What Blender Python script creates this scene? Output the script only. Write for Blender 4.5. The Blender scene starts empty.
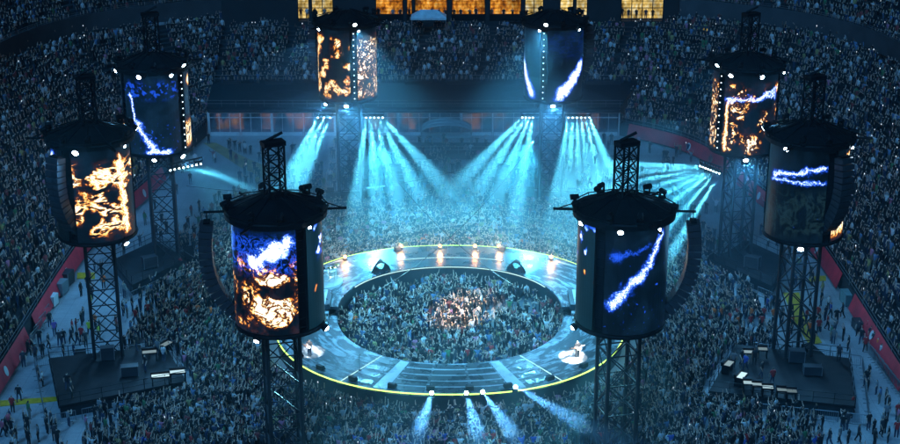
import bpy, bmesh, math, random
from mathutils import Vector, Matrix
random.seed(7)
R = math.radians
PI = math.pi
S = bpy.context.scene
COL = S.collection
# ------------------------------------------------------------------ camera
H = 60.0
PITCH = R(20)
F = 1500.0
cd = bpy.data.cameras.new('camera')
cam = bpy.data.objects.new('camera', cd); COL.objects.link(cam)
cam.location = (0, 0, H); cam.rotation_euler = (PI / 2 - PITCH, 0, 0)
cd.sensor_width = 36; cd.lens = 36 * F / 900; cd.clip_end = 2000; cd.clip_start = 0.5
S.camera = cam
def at(px, py, z=0.0):
    a, b = (px - 450) / F, -(py - 222) / F
    d = Vector((a, math.cos(PITCH) + b * math.sin(PITCH), -math.sin(PITCH) + b * math.cos(PITCH)))
    t = (z - H) / d.z
    return Vector((d.x * t, d.y * t, z))
def atY(px, py, Y):
    a, b = (px - 450) / F, -(py - 222) / F
    d = Vector((a, math.cos(PITCH) + b * math.sin(PITCH), -math.sin(PITCH) + b * math.cos(PITCH)))
    t = Y / d.y
    return Vector((d.x * t, Y, H + d.z * t))
# ------------------------------------------------------------------ node helpers
def mat(name):
    m = bpy.data.materials.new(name); m.use_nodes = True
    m.node_tree.nodes.clear()
    return m
class NT:
    def __init__(s, m):
        s.t = m.node_tree; s.n = s.t.nodes; s.l = s.t.links
    def node(s, typ, **kw):
        n = s.n.new(typ)
        for k, v in kw.items(): setattr(n, k, v)
        return n
    def put(s, sock, v):
        if isinstance(v, bpy.types.NodeSocket): s.l.new(v, sock)
        elif v is not None: sock.default_value = v
    def math(s, op, a, b=None, c=None, clamp=False):
        n = s.node('ShaderNodeMath', operation=op, use_clamp=clamp)
        s.put(n.inputs[0], a); s.put(n.inputs[1], b); s.put(n.inputs[2], c)
        return n.outputs[0]
    def mapr(s, v, a, b, c=0.0, d=1.0, smooth=False):
        n = s.node('ShaderNodeMapRange'); n.clamp = True
        if smooth: n.interpolation_type = 'SMOOTHSTEP'
        s.put(n.inputs['Value'], v)
        for k, q in zip(('From Min', 'From Max', 'To Min', 'To Max'), (a, b, c, d)): s.put(n.inputs[k], q)
        return n.outputs[0]
    def ramp(s, v, stops, interp='LINEAR'):
        n = s.node('ShaderNodeValToRGB'); n.color_ramp.interpolation = interp
        e = n.color_ramp.elements
        while len(e) < len(stops): e.new(0.5)
        for q, (p, c) in zip(e, stops): q.position = p; q.color = (*c, 1)
        s.put(n.inputs[0], v); return n.outputs[0]
    def mix(s, f, a, b, mode='MIX'):
        n = s.node('ShaderNodeMix', data_type='RGBA', blend_type=mode)
        s.put(n.inputs[0], f)
        for i, v in ((6, a), (7, b)):
            if isinstance(v, tuple) and len(v) == 3: v = (*v, 1)
            s.put(n.inputs[i], v)
        return n.outputs[2]
    def noise(s, vec, scale, detail=3.0, rough=0.55, dist=0.0, w=None):
        n = s.node('ShaderNodeTexNoise')
        if w is not None: n.noise_dimensions = '4D'; n.inputs['W'].default_value = w
        if vec is not None: s.l.new(vec, n.inputs['Vector'])
        n.inputs['Scale'].default_value = scale; n.inputs['Detail'].default_value = detail
        n.inputs['Roughness'].default_value = rough; n.inputs['Distortion'].default_value = dist
        return n.outputs['Fac']
    def xyz(s, x=0.0, y=0.0, z=0.0):
        n = s.node('ShaderNodeCombineXYZ')
        for i, v in enumerate((x, y, z)): s.put(n.inputs[i], v)
        return n.outputs[0]
    def coord(s, which='Object'):
        return s.node('ShaderNodeTexCoord').outputs[which]
    def sep(s, v):
        n = s.node('ShaderNodeSeparateXYZ'); s.l.new(v, n.inputs[0]); return n.outputs
    def bsdf(s, col, rough=0.6, metal=0.0, spec=0.5, emit=None, es=0.0, bump=None, bs=0.3):
        n = s.node('ShaderNodeBsdfPrincipled')
        if isinstance(col, tuple) and len(col) == 3: col = (*col, 1)
        s.put(n.inputs['Base Color'], col); s.put(n.inputs['Roughness'], rough)
        s.put(n.inputs['Metallic'], metal); n.inputs['Specular IOR Level'].default_value = spec
        if emit is not None:
            if isinstance(emit, tuple): emit = (*emit, 1)
            s.put(n.inputs['Emission Color'], emit); s.put(n.inputs['Emission Strength'], es)
        if bump is not None:
            b = s.node('ShaderNodeBump'); b.inputs['Strength'].default_value = bs; b.inputs['Distance'].default_value = 0.05
            s.l.new(bump, b.inputs['Height']); s.l.new(b.outputs[0], n.inputs['Normal'])
        return n.outputs[0]
    def out(s, sh, vol=None):
        o = s.node('ShaderNodeOutputMaterial')
        if sh is not None: s.l.new(sh, o.inputs['Surface'])
        if vol is not None: s.l.new(vol, o.inputs['Volume'])
def simple(name, col, rough=0.6, metal=0.0, var=0.25, scale=1.5, spec=0.4):
    m = mat(name); t = NT(m)
    n = t.noise(t.coord(), scale, 4)
    k = t.mapr(n, 0.25, 0.75, 1 - var, 1 + var)
    c = t.mix(1.0, col, t.xyz(k, k, k), 'MULTIPLY')
    r = t.mapr(n, 0.3, 0.7, max(0.02, rough - 0.1), min(1, rough + 0.1))
    t.out(t.bsdf(c, r, metal, spec)); return m
def glow(name, col, strength):
    m = mat(name); t = NT(m)
    e = t.node('ShaderNodeEmission'); e.inputs[0].default_value = (*col, 1); e.inputs[1].default_value = strength
    t.out(e.outputs[0]); return m
# ------------------------------------------------------------------ mesh builder
class MB:
    def __init__(s): s.v = []; s.f = []; s.m = []; s.uv = {}
    def add(s, vs, fs, mi=0):
        b = len(s.v); s.v.extend(tuple(v) for v in vs)
        for f in fs: s.f.append(tuple(b + i for i in f)); s.m.append(mi)
    def box(s, c, d, rz=0.0, mi=0, M=None):
        x, y, z = d[0] / 2, d[1] / 2, d[2] / 2
        vs = [Vector((sx * x, sy * y, sz * z)) for sz in (-1, 1) for sx, sy in ((-1, -1), (1, -1), (1, 1), (-1, 1))]
        if M is None: M = Matrix.Rotation(rz, 3, 'Z')
        c = Vector(c)
        s.add([M @ v + c for v in vs], [(3, 2, 1, 0), (4, 5, 6, 7), (0, 1, 5, 4), (1, 2, 6, 5), (2, 3, 7, 6), (3, 0, 4, 7)], mi)
    def bar(s, p, q, r, n=5, mi=0, r2=None):
        p, q = Vector(p), Vector(q); d = (q - p)
        if d.length < 1e-6: return
        d.normalize(); a = d.orthogonal().normalized(); b = d.cross(a)
        r2 = r if r2 is None else r2; vs = []
        for c, rr in ((p, r), (q, r2)):
            for i in range(n):
                t = 2 * PI * i / n; vs.append(c + a * (rr * math.cos(t)) + b * (rr * math.sin(t)))
        s.add(vs, [(i, (i + 1) % n, n + (i + 1) % n, n + i) for i in range(n)] + [tuple(range(n - 1, -1, -1)), tuple(range(n, 2 * n))], mi)
    def path(s, pts, r, n=4, mi=0):
        for a, b in zip(pts, pts[1:]): s.bar(a, b, r, n, mi)
    def lathe(s, prof, c=(0, 0, 0), n=32, mi=0, caps=True):
        vs = []
        for r, z in prof:
            for i in range(n):
                t = 2 * PI * i / n; vs.append((c[0] + r * math.cos(t), c[1] + r * math.sin(t), c[2] + z))
        fs = [(k * n + i, k * n + (i + 1) % n, (k + 1) * n + (i + 1) % n, (k + 1) * n + i) for k in range(len(prof) - 1) for i in range(n)]
        if caps:
            fs.append(tuple(range(n - 1, -1, -1))); fs.append(tuple((len(prof) - 1) * n + i for i in range(n)))
        s.add(vs, fs, mi)
    def prism(s, poly, z0, z1, mi=0):
        n = len(poly); vs = [(x, y, z0) for x, y in poly] + [(x, y, z1) for x, y in poly]
        s.add(vs, [tuple(range(n - 1, -1, -1)), tuple(range(n, 2 * n))] + [(i, (i + 1) % n, n + (i + 1) % n, n + i) for i in range(n)], mi)
    def build(s, name, mats, parent=None, smooth=False, org=None):
        me = bpy.data.meshes.new(name)
        o3 = Vector(org) if org is not None else Vector((0, 0, 0))
        me.from_pydata([tuple(Vector(v) - o3) for v in s.v], [], s.f)
        if not isinstance(mats, (list, tuple)): mats = [mats]
        for m in mats: me.materials.append(m)
        if len(mats) > 1: me.polygons.foreach_set('material_index', s.m)
        if smooth: me.polygons.foreach_set('use_smooth', [True] * len(s.f))
        me.update()
        o = bpy.data.objects.new(name, me); COL.objects.link(o)
        if org is not None: o.location = o3
        if parent is not None: o.parent = parent
        return o
def tag(o, label=None, cat=None, group=None, kind=None):
    if label: o['label'] = label
    if cat: o['category'] = cat
    if group: o['group'] = group
    if kind: o['kind'] = kind
    return o
def empty(name, loc=(0, 0, 0), rz=0.0):
    o = bpy.data.objects.new(name, None); COL.objects.link(o)
    o.location = loc; o.rotation_euler = (0, 0, rz); o.empty_display_size = 0.3
    return o
def copy_tree(o, parent=None):
    c = o.copy(); COL.objects.link(c)
    if parent is not None: c.parent = parent
    for ch in o.children: copy_tree(ch, c)
    return c
def spot(name, loc, target, energy, size, col, blend=0.4, radius=0.1, parent=None):
    l = bpy.data.lights.new(name, 'SPOT'); l.energy = energy; l.spot_size = R(size); l.spot_blend = blend
    l.color = col; l.shadow_soft_size = radius
    o = bpy.data.objects.new(name, l); COL.objects.link(o)
    d = Vector(target) - Vector(loc)
    o.location = loc; o.rotation_euler = d.to_track_quat('-Z', 'Y').to_euler()
    return o
# ------------------------------------------------------------------ render and world
S.view_settings.view_transform = 'Standard'; S.view_settings.look = 'None'
S.view_settings.gamma = 1; S.view_settings.use_curve_mapping = False
S.view_settings.exposure = 0.62
S.render.engine = 'CYCLES'
S.cycles.use_denoising = True
S.cycles.max_bounces = 5; S.cycles.diffuse_bounces = 2; S.cycles.glossy_bounces = 2
S.cycles.volume_bounces = 0; S.cycles.transparent_max_bounces = 8
S.cycles.use_light_tree = True
w = bpy.data.worlds.new('World'); S.world = w; w.use_nodes = True
wn = w.node_tree.nodes; bg = wn['Background']
sky = wn.new('ShaderNodeTexSky'); sky.sky_type = 'NISHITA'; sky.sun_disc = False
sky.sun_elevation = R(48); sky.sun_rotation = R(200)
w.node_tree.links.new(sky.outputs[0], bg.inputs[0]); bg.inputs[1].default_value = 0.003
sl = bpy.data.lights.new('crowd_fill_sun', 'SUN'); sl.energy = 1.3; sl.angle = R(25); sl.color = (0.09, 0.44, 1.0)  # cool soft sun added as fill so the crowd stays visible
so = bpy.data.objects.new('crowd_fill_sun', sl); COL.objects.link(so); so.rotation_euler = (R(42), 0, R(-20))
# ------------------------------------------------------------------ materials
M = {}
M['black'] = simple('black steel', (0.006, 0.007, 0.009), 0.6, 0.0, 0.3, 1.5, 0.15)
M['truss'] = simple('tower truss steel', (0.014, 0.017, 0.02), 0.55, 0.1, 0.3)
M['cloth'] = simple('black drape', (0.010, 0.012, 0.016), 0.9)
M['speaker'] = simple('speaker grille', (0.02, 0.022, 0.026), 0.6, 0.0, 0.3)
M['concrete'] = simple('concrete', (0.06, 0.065, 0.07), 0.85, 0.0, 0.3, 0.4)
M['dark concrete'] = simple('dark concrete', (0.02, 0.023, 0.027), 0.8, 0.0, 0.3, 0.4)
M['white'] = simple('white paint', (0.62, 0.64, 0.64), 0.5, 0.0, 0.12)
M['grey'] = simple('grey metal', (0.25, 0.27, 0.28), 0.4, 0.6)
M['yellow'] = simple('yellow ramp', (0.55, 0.36, 0.02), 0.6, 0.0, 0.3, 3)
M['lens'] = glow('lit lamp lens', (0.62, 0.82, 1.0), 60)
M['lens_beam'] = glow('lit beam lens', (0.7, 0.95, 1.0), 14)
M['lens_warm'] = glow('lit warm lens', (1.0, 0.38, 0.10), 7)
M['dot'] = glow('small lit lamp', (0.7, 0.86, 1.0), 3)
M['strip'] = glow('yellow edge light', (0.55, 1.0, 0.14), 2.2)
M['strip_pale'] = glow('pale edge light', (0.6, 0.95, 0.9), 0.9)
M['amber'] = glow('amber sign light', (1.0, 0.45, 0.06), 1.0)
def floor_mat():
    m = mat('white event flooring'); t = NT(m); co = t.coord()
    n1 = t.noise(co, 0.25, 5, 0.6); n2 = t.noise(co, 3.0, 4, 0.6)
    x, y, z = t.sep(co)
    gx = t.math('LESS_THAN', t.math('FRACT', t.math('MULTIPLY', x, 1 / 1.2)), 0.03)
    gy = t.math('LESS_THAN', t.math('FRACT', t.math('MULTIPLY', y, 1 / 1.2)), 0.03)
    g = t.math('MAXIMUM', gx, gy)
    k = t.math('MULTIPLY', t.mapr(n1, 0.3, 0.7, 0.6, 1.0), t.mapr(n2, 0.2, 0.8, 0.75, 1.08))
    k = t.math('MULTIPLY', k, t.math('SUBTRACT', 1.0, t.math('MULTIPLY', g, 0.35)))
    c = t.mix(1.0, (0.42, 0.45, 0.47), t.xyz(k, k, k), 'MULTIPLY')
    t.out(t.bsdf(c, t.mapr(n2, 0.3, 0.7, 0.35, 0.6))); return m
M['floor'] = floor_mat()
def banner_mat():
    m = mat('red wall banner'); t = NT(m); co = t.coord()
    n = t.noise(co, 0.5, 5); k = t.mapr(n, 0.3, 0.7, 0.65, 1.1)
    c = t.mix(1.0, (0.68, 0.025, 0.05), t.xyz(k, k, k), 'MULTIPLY')
    t.out(t.bsdf(c, 0.6, bump=t.noise(co, 2.5, 3), bs=0.5)); return m
M['red'] = banner_mat()
def tarp_mat():
    m = mat('black seat tarpaulin'); t = NT(m); co = t.coord(); x, y, z = t.sep(co)
    seam = t.math('LESS_THAN', t.math('FRACT', t.math('MULTIPLY', x, 0.25)), 0.02)
    n = t.noise(co, 0.4, 4)
    k = t.math('ADD', t.mapr(n, 0.3, 0.7, 0.5, 1.2), t.math('MULTIPLY', seam, 0.8))
    c = t.mix(1.0, (0.007, 0.012, 0.018), t.xyz(k, k, k), 'MULTIPLY')
    t.out(t.bsdf(c, 0.55, 0.0, 0.2, bump=t.noise(co, 1.2, 3), bs=0.6)); return m
M['tarp'] = tarp_mat()
# ------------------------------------------------------------------ ground
g = MB(); g.add([(-118, 60, 0), (118, 60, 0), (118, 285, 0), (-118, 285, 0)], [(0, 1, 2, 3)])
tag(g.build('floor', M['floor']), kind='structure')
# ------------------------------------------------------------------ seating bowl
def catmull(pts, per=14):
    P = [Vector((*p, 0)) for p in pts]; out = []
    for i in range(len(P) - 1):
        p0 = P[max(i - 1, 0)]; p1 = P[i]; p2 = P[i + 1]; p3 = P[min(i + 2, len(P) - 1)]
        for k in range(per):
            t = k / per
            out.append(0.5 * ((2 * p1) + (p2 - p0) * t + (2 * p0 - 5 * p1 + 4 * p2 - p3) * t * t + (3 * p1 - p0 - 3 * p2 + p3) * t ** 3))
    out.append(P[-1]); return out
INR = [(40.4, 88), (40.4, 120), (40.4, 155), (37.6, 171), (35.0, 184), (31.0, 193), (23.6, 200)]
OUR = [(61, 88), (61, 120), (61, 165), (60.5, 185), (57, 202), (49, 213), (33, 222.5)]
O2R = [(86, 88), (86, 120), (86, 170), (85, 195), (79, 217), (66, 235), (38, 247)]
INL = [(-40.4, 88), (-40.4, 120), (-40.4, 155), (-37.6, 171), (-35.8, 184), (-34.7, 194), (-33.8, 200)]
OUL = [(-61, 88), (-61, 120), (-61, 165), (-60.5, 185), (-57, 202), (-49, 213), (-33.8, 222.5)]
O2L = [(-x, y) for x, y in O2R]
NROW = 24
def lower_z(r): return 1.8 + r * 0.43
def upper_z(r): return 14.3 + r * 0.55
def terrace(ci, co, nrow, zf, r0=0):
    """stepped terrace surface between an inner and an outer curve"""
    m = MB(); n = len(ci); prev = None
    for r in range(r0, nrow):
        for (f, z) in ((r / nrow, zf(r)), ((r + 1) / nrow, zf(r))):
            ring = [ci[i].lerp(co[i], f) for i in range(n)]
            b = len(m.v); m.v.extend((p.x, p.y, z) for p in ring)
            if prev is not None:
                for i in range(n - 1): m.f.append((prev + i, prev + i + 1, b + i + 1, b + i)); m.m.append(0)
            prev = b
    return m
seats = []     # (x, y, z, facing) for the stand crowd
def seat_rows(ci, co, nrow, zf, r0=0, occ=0.93, aisle=11.0, ylim=97, rmax=None):
    n = len(ci)
    ctot = 0
    for r in range(r0, rmax or nrow):
        ring = [ci[i].lerp(co[i], (r + 0.5) / nrow) for i in range(n)]
        d = random.random() * 0.5; acc = 0; along = 0
        mid = [ci[i].lerp(co[i], 0.5) for i in range(n)]
        arc = 0
        for i in range(n - 1):
            a, b = ring[i], ring[i + 1]; L = (b - a).length; Lm = (mid[i + 1] - mid[i]).length
            nrm = (ci[i] - co[i]).normalized()
            while d < L:
                p = a.lerp(b, d / L); s = arc + Lm * d / L
                if (s % aisle) > 1.1 and random.random() < occ - 0.30 * (math.sin(s * 0.31 + r * 0.5) * math.sin(r * 0.8 - s * 0.12) > 0.62) and p.y > ylim:
                    q_ = random.uniform(-.16, .2); seats.append((p.x + nrm.x * q_ + random.uniform(-.12, .12), p.y + nrm.y * q_ + random.uniform(-.12, .12), zf(r), math.atan2(-nrm.x, nrm.y)))
                d += 0.52 * random.uniform(0.85, 1.12)
            d -= L; arc += Lm
CIR, COR, C2R = catmull(INR), catmull(OUR), catmull(O2R)
CIL, COL_, C2L = catmull(INL), catmull(OUL), catmull(O2L)
M['terrace'] = simple('terrace concrete', (0.02, 0.023, 0.027), 0.85, 0, 0.3, 0.6)
def wall_strip(curve, z0, z1, th, off=0.0):
    """vertical wall with thickness along a curve"""
    m = MB(); n = len(curve); prev = None
    for i in range(n):
        a = curve[max(i - 1, 0)]; b = curve[min(i + 1, n - 1)]; t = (b - a).normalized(); nn = Vector((-t.y, t.x, 0))
        p = curve[i] + nn * off; q = p + nn * th
        k = len(m.v); m.v.extend([(p.x, p.y, z0), (p.x, p.y, z1), (q.x, q.y, z1), (q.x, q.y, z0)])
        if prev is not None:
            for j in range(4): m.f.append((prev + j, prev + (j + 1) % 4, k + (j + 1) % 4, k + j)); m.m.append(0)
        prev = k
    return m
def sub(curve, y0, y1): return [p for p in curve if y0 <= p.y <= y1]
def railing(curve, z, h=0.9, step=1, r=0.03, off=0.0):
    m = MB(); pts = [Vector((p.x, p.y, z)) for p in curve][::step]
    for k in (h, h * 0.5): m.path([p + Vector((0, 0, k)) for p in pts], r, 4)
    for p in pts: m.bar(p, p + Vector((0, 0, h)), r, 4)
    return m
for side, ci, co, c2, sg in (('right', CIR, COR, C2R, 1), ('left', CIL, COL_, C2L, -1)):
    e = empty('seating_stand', (sg * 50, 150, 0))
    tag(e, 'lower stand packed with spectators rising along the %s red boundary wall' % side, 'grandstand', 'lower stands beside the floor')
    def put(m, name, mt): o = m.build(name, mt); o.parent = e; o.matrix_parent_inverse = Matrix.Translation((-sg * 50, -150, 0)); return o
    put(terrace(ci, co, NROW, lower_z), 'terrace', M['terrace'])
    seat_rows(ci, co, NROW, lower_z)
    put(railing(ci, 1.8, 0.9, 2), 'railing', M['grey'])
    wl = wall_strip(ci, 0, 1.78, 0.25, -0.23 if sg > 0 else -0.02).build('boundary_wall', M['dark concrete'])
    tag(wl, 'low dark wall at the foot of the %s stand behind the red banner' % side, 'wall')
    u = empty('upper_deck', (sg * 70, 160, 12))
    tag(u, 'upper deck of spectators above the dark concrete band on the %s' % side, 'grandstand', 'upper decks')
    e = u
    def put(m, name, mt): o = m.build(name, mt); o.parent = e; o.matrix_parent_inverse = Matrix.Translation((-sg * 70, -160, -12)); return o
    fr = [p.lerp(q, -0.03) for p, q in zip(co, c2)]
    put(terrace(fr, c2, 28, upper_z), 'terrace', M['terrace'])
    put(wall_strip(fr, 12.3, 15.0, 0.3, -0.28 if sg > 0 else -0.02), 'fascia', M['concrete'])
    put(railing(fr, 15.0, 0.5, 2), 'railing', M['grey'])
    seat_rows(fr, c2, 28, upper_z, 0, 0.85, 12.0, 140)
# far end: tarpaulin, seats above it
def lin(x0, x1, y, n=40): return [Vector((x0 + (x1 - x0) * i / n, y, 0)) for i in range(n + 1)]
fi, fo = lin(-33.8, 23.6, 200), lin(-33.8, 33.0, 222.5)
e = empty('seating_stand', (-4, 212, 0))
tag(e, 'end stand of spectators above the black tarpaulin and below the amber bars', 'grandstand')
o = terrace(fi, fo, NROW, lower_z, 8); o = o.build('terrace', M['terrace']); o.parent = e; o.matrix_parent_inverse = Matrix.Translation((4, -212, 0))
seat_rows(fi, fo, NROW, lower_z, 8, 0.95, 9.5, 97, 21)
t_ = MB()
for i in range(40):
    x0, x1 = fi[i].x, fi[i + 1].x
    a0, a1 = fi[i].lerp(fo[i], 7.7 / 24), fi[i + 1].lerp(fo[i + 1], 7.7 / 24)
    t_.add([(x0, 200.6, 3.9), (x1, 200.6, 3.9), (a1.x, a1.y, 5.6), (a0.x, a0.y, 5.6)], [(0, 1, 2, 3)])
    t_.add([(x0, 200.6, 3.55), (x1, 200.6, 3.55), (x1, 200.6, 3.9), (x0, 200.6, 3.9)], [(0, 1, 2, 3)])
    t_.add([(a0.x, a0.y, 5.6), (a1.x, a1.y, 5.6), (a1.x, a1.y + .1, 4.4), (a0.x, a0.y + .1, 4.4)], [(0, 1, 2, 3)])
tp = t_.build('tarpaulin', M['tarp']); tag(tp, 'black tarpaulin covering the front seats above the glass lounge', 'tarpaulin')
rl = MB()
for yy, zz in ((200.75, 3.92), (208.1, 5.62)):
    for h_ in (0.45, 0.9): rl.bar((-33.6, yy, zz + h_), (23.6 + (yy - 200) * .4, yy, zz + h_), 0.035, 4)
    for q_ in range(30): rl.bar((-33.6 + q_ * 1.97, yy, zz), (-33.6 + q_ * 1.97, yy, zz + 0.9), 0.03, 4)
rl = rl.build('railing', M['grey']); rl.parent = tp
for q_ in range(9):
    rl = MB(); rl.box((-31 + q_ * 6.6, 207.0, 5.7), (2.4 + 1.2 * (q_ % 3), 0.5, 0.5)); rl = rl.build('vent_box', M['dark concrete']); rl.parent = tp
for k, x in enumerate((-22.5, 10.5)):
    mm = MB(); n = 28; z = 0.03
    vs = []
    for i in range(n):
        a = 2 * PI * i / n
        for rr in (1.0, 0.72):
            yy = 203.9 + 1.3 * rr * math.sin(a); vs.append((x + 3.3 * rr * math.cos(a), yy, 3.9 + (yy - 200.6) * 0.257 + 0.06))
    mm.add(vs, [(2 * i, 2 * ((i + 1) % n), 2 * ((i + 1) % n) + 1, 2 * i + 1) for i in range(n)])
    ob = mm.build('printed_oval', simple('dull oval print', (0.012, 0.02, 0.03), 0.7)); ob.parent = tp
# red banners on the walls
def red_banner(curve, y0, y1, sg, label, z0=0.35, z1=1.95):
    c = sub(curve, y0, y1)
    o = wall_strip(c, z0, z1, 0.03, 0.03 if sg > 0 else -0.06)
    # inner side of the wall
    o = MB(); prev = None; n = len(c)
    for i, p in enumerate(c):
        a = c[max(i - 1, 0)]; b = c[min(i + 1, n - 1)]; t = (b - a).normalized(); nn = Vector((-t.y, t.x, 0))
        if sg < 0: nn = -nn
        # leaning tarp: its foot is 0.55 m out from the wall, its top on the rail
        pts = [p + nn * 0.62 + Vector((0, 0, z0)), p + nn * 0.10 + Vector((0, 0, z1)), p + nn * 0.06 + Vector((0, 0, z1 + 0.06)), p + nn * 0.56 + Vector((0, 0, z0))]
        k = len(o.v); o.v.extend(tuple(q) for q in pts)
        if prev is not None:
            for j in range(4): o.f.append((prev + j, prev + (j + 1) % 4, k + (j + 1) % 4, k + j)); o.m.append(0)
        prev = k
    ob = o.build('wall_banner', M['red'])
    tag(ob, label, 'banner', 'red banners on the boundary walls')
    # pale round emblem on the banner
    m = MB(); p = c[len(c) // 2]
    q = c[min(len(c) // 2 + 1, n - 1)]; t = (q - p).normalized(); nn = Vector((-t.y, t.x, 0)) * (1 if sg > 0 else -1)
    cen = p + nn * 0.42 + Vector((0, 0, (z0 + z1) / 2)); up = (nn * -0.52 + Vector((0, 0, z1 - z0))).normalized()
    vs = [cen + t * (0.42 * math.cos(2 * PI * i / 14)) + up * (0.5 * math.sin(2 * PI * i / 14)) for i in range(14)]
    m.add(vs, [tuple(range(14))]); e_ = m.build('emblem', M['white']); e_.parent = ob
red_banner(CIR, 118, 141, 1, 'red banner along the right boundary wall beside the wide white walkway')
red_banner(CIR, 142, 160, 1, 'red banner on the right boundary wall further along, behind the lamp tower')
red_banner(CIR, 164, 178, 1, 'red banner in the right corner behind the fan of blue beams')
red_banner(CIR, 181, 199, 1, 'red banner curving towards the glass lounge at the far right corner')
red_banner(CIL, 112, 131, -1, 'red banner on the left wall nearest the yellow cable ramp')
red_banner(CIL, 133, 158, -1, 'red banner on the left wall above the parked equipment cases')
red_banner(CIL, 163, 180, -1, 'red banner on the left wall behind the flame screen tower')
# ------------------------------------------------------------------ glass lounge under the tarpaulin
def glass_mat():
    m = mat('lounge glass'); t = NT(m)
    tr = t.node('ShaderNodeBsdfTransparent'); tr.inputs[0].default_value = (0.75, 0.85, 0.9, 1)
    gl = t.node('ShaderNodeBsdfGlossy'); gl.inputs[0].default_value = (0.8, 0.9, 1, 1); gl.inputs[1].default_value = 0.12
    mx = t.node('ShaderNodeMixShader'); mx.inputs[0].default_value = 0.22
    t.l.new(tr.outputs[0], mx.inputs[1]); t.l.new(gl.outputs[0], mx.inputs[2]); t.out(mx.outputs[0]); return m
M['glass'] = glass_mat()
def lounge_back():
    m = mat('lounge back wall'); t = NT(m); co = t.coord(); x, y, z = t.sep(co)
    n = t.noise(t.xyz(x, 0.0, t.math('MULTIPLY', z, 0.4)), 0.45, 3)
    c = t.ramp(n, [(0.35, (0.12, 0.15, 0.17)), (0.5, (0.34, 0.38, 0.38)), (0.62, (0.30, 0.10, 0.05)), (0.7, (0.35, 0.13, 0.06))])
    e = t.math('MULTIPLY', t.mapr(n, 0.50, 0.66), 0.34)  # warm interior light painted into the wall as patchy emission
    t.out(t.bsdf(c, 0.7, emit=(1.0, 0.35, 0.16), es=e)); return m
gx0, gx1, gy = -33.4, 23.4, 199.9
e = empty('glass_lounge', (gx0, gy, 0)); tag(e, 'long glass fronted lounge with white posts at the far end of the floor', 'lounge')
def kid(m, name, mt, par, off, smooth=False):
    o = m.build(name, mt, None, smooth); o.parent = par; o.matrix_parent_inverse = Matrix.Translation(-Vector(off)); return o
m = MB(); m.add([(gx0, gy + 3.2, 0), (gx1, gy + 3.2, 0), (gx1, gy + 3.2, 3.5), (gx0, gy + 3.2, 3.5)], [(0, 1, 2, 3)])
kid(m, 'back_wall', lounge_back(), e, (gx0, gy, 0))
m = MB(); m.box(((gx0 + gx1) / 2, gy + 1.6, 3.45), (gx1 - gx0, 3.6, 0.2)); kid(m, 'ceiling', M['dark concrete'], e, (gx0, gy, 0))
bays = 13; bw = (gx1 - gx0) / bays
for i in range(bays + 1):
    m = MB(); m.box((gx0 + i * bw, gy - 0.05, 1.7), (0.34 if i % 2 == 0 else 0.14, 0.16, 3.4)); kid(m, 'post', M['white'], e, (gx0, gy, 0))
for i in range(bays):
    x = gx0 + i * bw
    m = MB(); m.box((x + bw / 2, gy, 1.9), (bw - 0.3, 0.03, 2.8)); kid(m, 'pane', M['glass'], e, (gx0, gy, 0))
    m = MB(); m.box((x + bw / 2, gy - 0.04, 2.62), (bw - 0.34, 0.07, 0.09)); m.box((x + bw / 2, gy - 0.04, 3.3), (bw - 0.34, 0.07, 0.1))
    m.box((x + bw / 2, gy - 0.04, 0.26), (bw - 0.34, 0.1, 0.5))
    for q in (1, 2): m.box((x + bw * q / 3, gy - 0.04, 1.9), (0.07, 0.06, 2.7))
    kid(m, 'mullion', M['white'], e, (gx0, gy, 0))
# arched canopy over the way in, with a dark riser in front of it
e = empty('arched_canopy', (-0.5, 197.5, 0)); tag(e, 'grey arched canopy standing before the middle of the glass lounge', 'canopy')
m = MB(); n = 16; vs = []
for k in range(2):
    for i in range(n + 1):
        a = PI * i / n; vs.append((-3.4 * math.cos(a), -1.7 + 3.2 * k, 1.5 + 1.15 * math.sin(a)))
m.add(vs, [(i, i + 1, n + 2 + i, n + 1 + i) for i in range(n)])
m.build('roof', simple('grey awning', (0.22, 0.27, 0.29), 0.6), e)
m = MB()
for k in range(3):
    pts = [Vector((-3.45 * math.cos(PI * i / n), -1.72 + 1.6 * k, 1.52 + 1.17 * math.sin(PI * i / n))) for i in range(n + 1)]
    m.path(pts, 0.08, 5)
m.build('hoop', M['grey'], e)
for sx in (-1, 1):
    for sy in (-1.7, 1.5):
        m = MB(); m.bar((sx * 3.4, sy, 0), (sx * 3.4, sy, 1.5), 0.08); m.build('leg', M['grey'], e)
m = MB(); m.box((0, -1.75, 1.2), (6.7, 0.08, 0.55)); m.build('valance', simple('pale valance', (0.3, 0.36, 0.38), 0.6), e)
e = empty('viewing_riser', (-0.5, 191.5, 0)); tag(e, 'low dark riser on the floor in front of the arched canopy', 'riser')
m = MB(); m.box((0, 0, 0.4), (13.0, 5.0, 0.8)); m.build('deck', M['black'], e)
m = MB()
for x in [-6.4 + 1.6 * i for i in range(9)]: m.bar((x, -2.4, 0.8), (x, -2.4, 1.8), 0.03, 4); m.bar((x, 2.4, 0.8), (x, 2.4, 1.8), 0.03, 4)
for y in (-2.4, 2.4):
    for z in (1.3, 1.8): m.bar((-6.4, y, z), (6.4, y, z), 0.03, 4)
m.build('railing', M['grey'], e)
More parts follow.
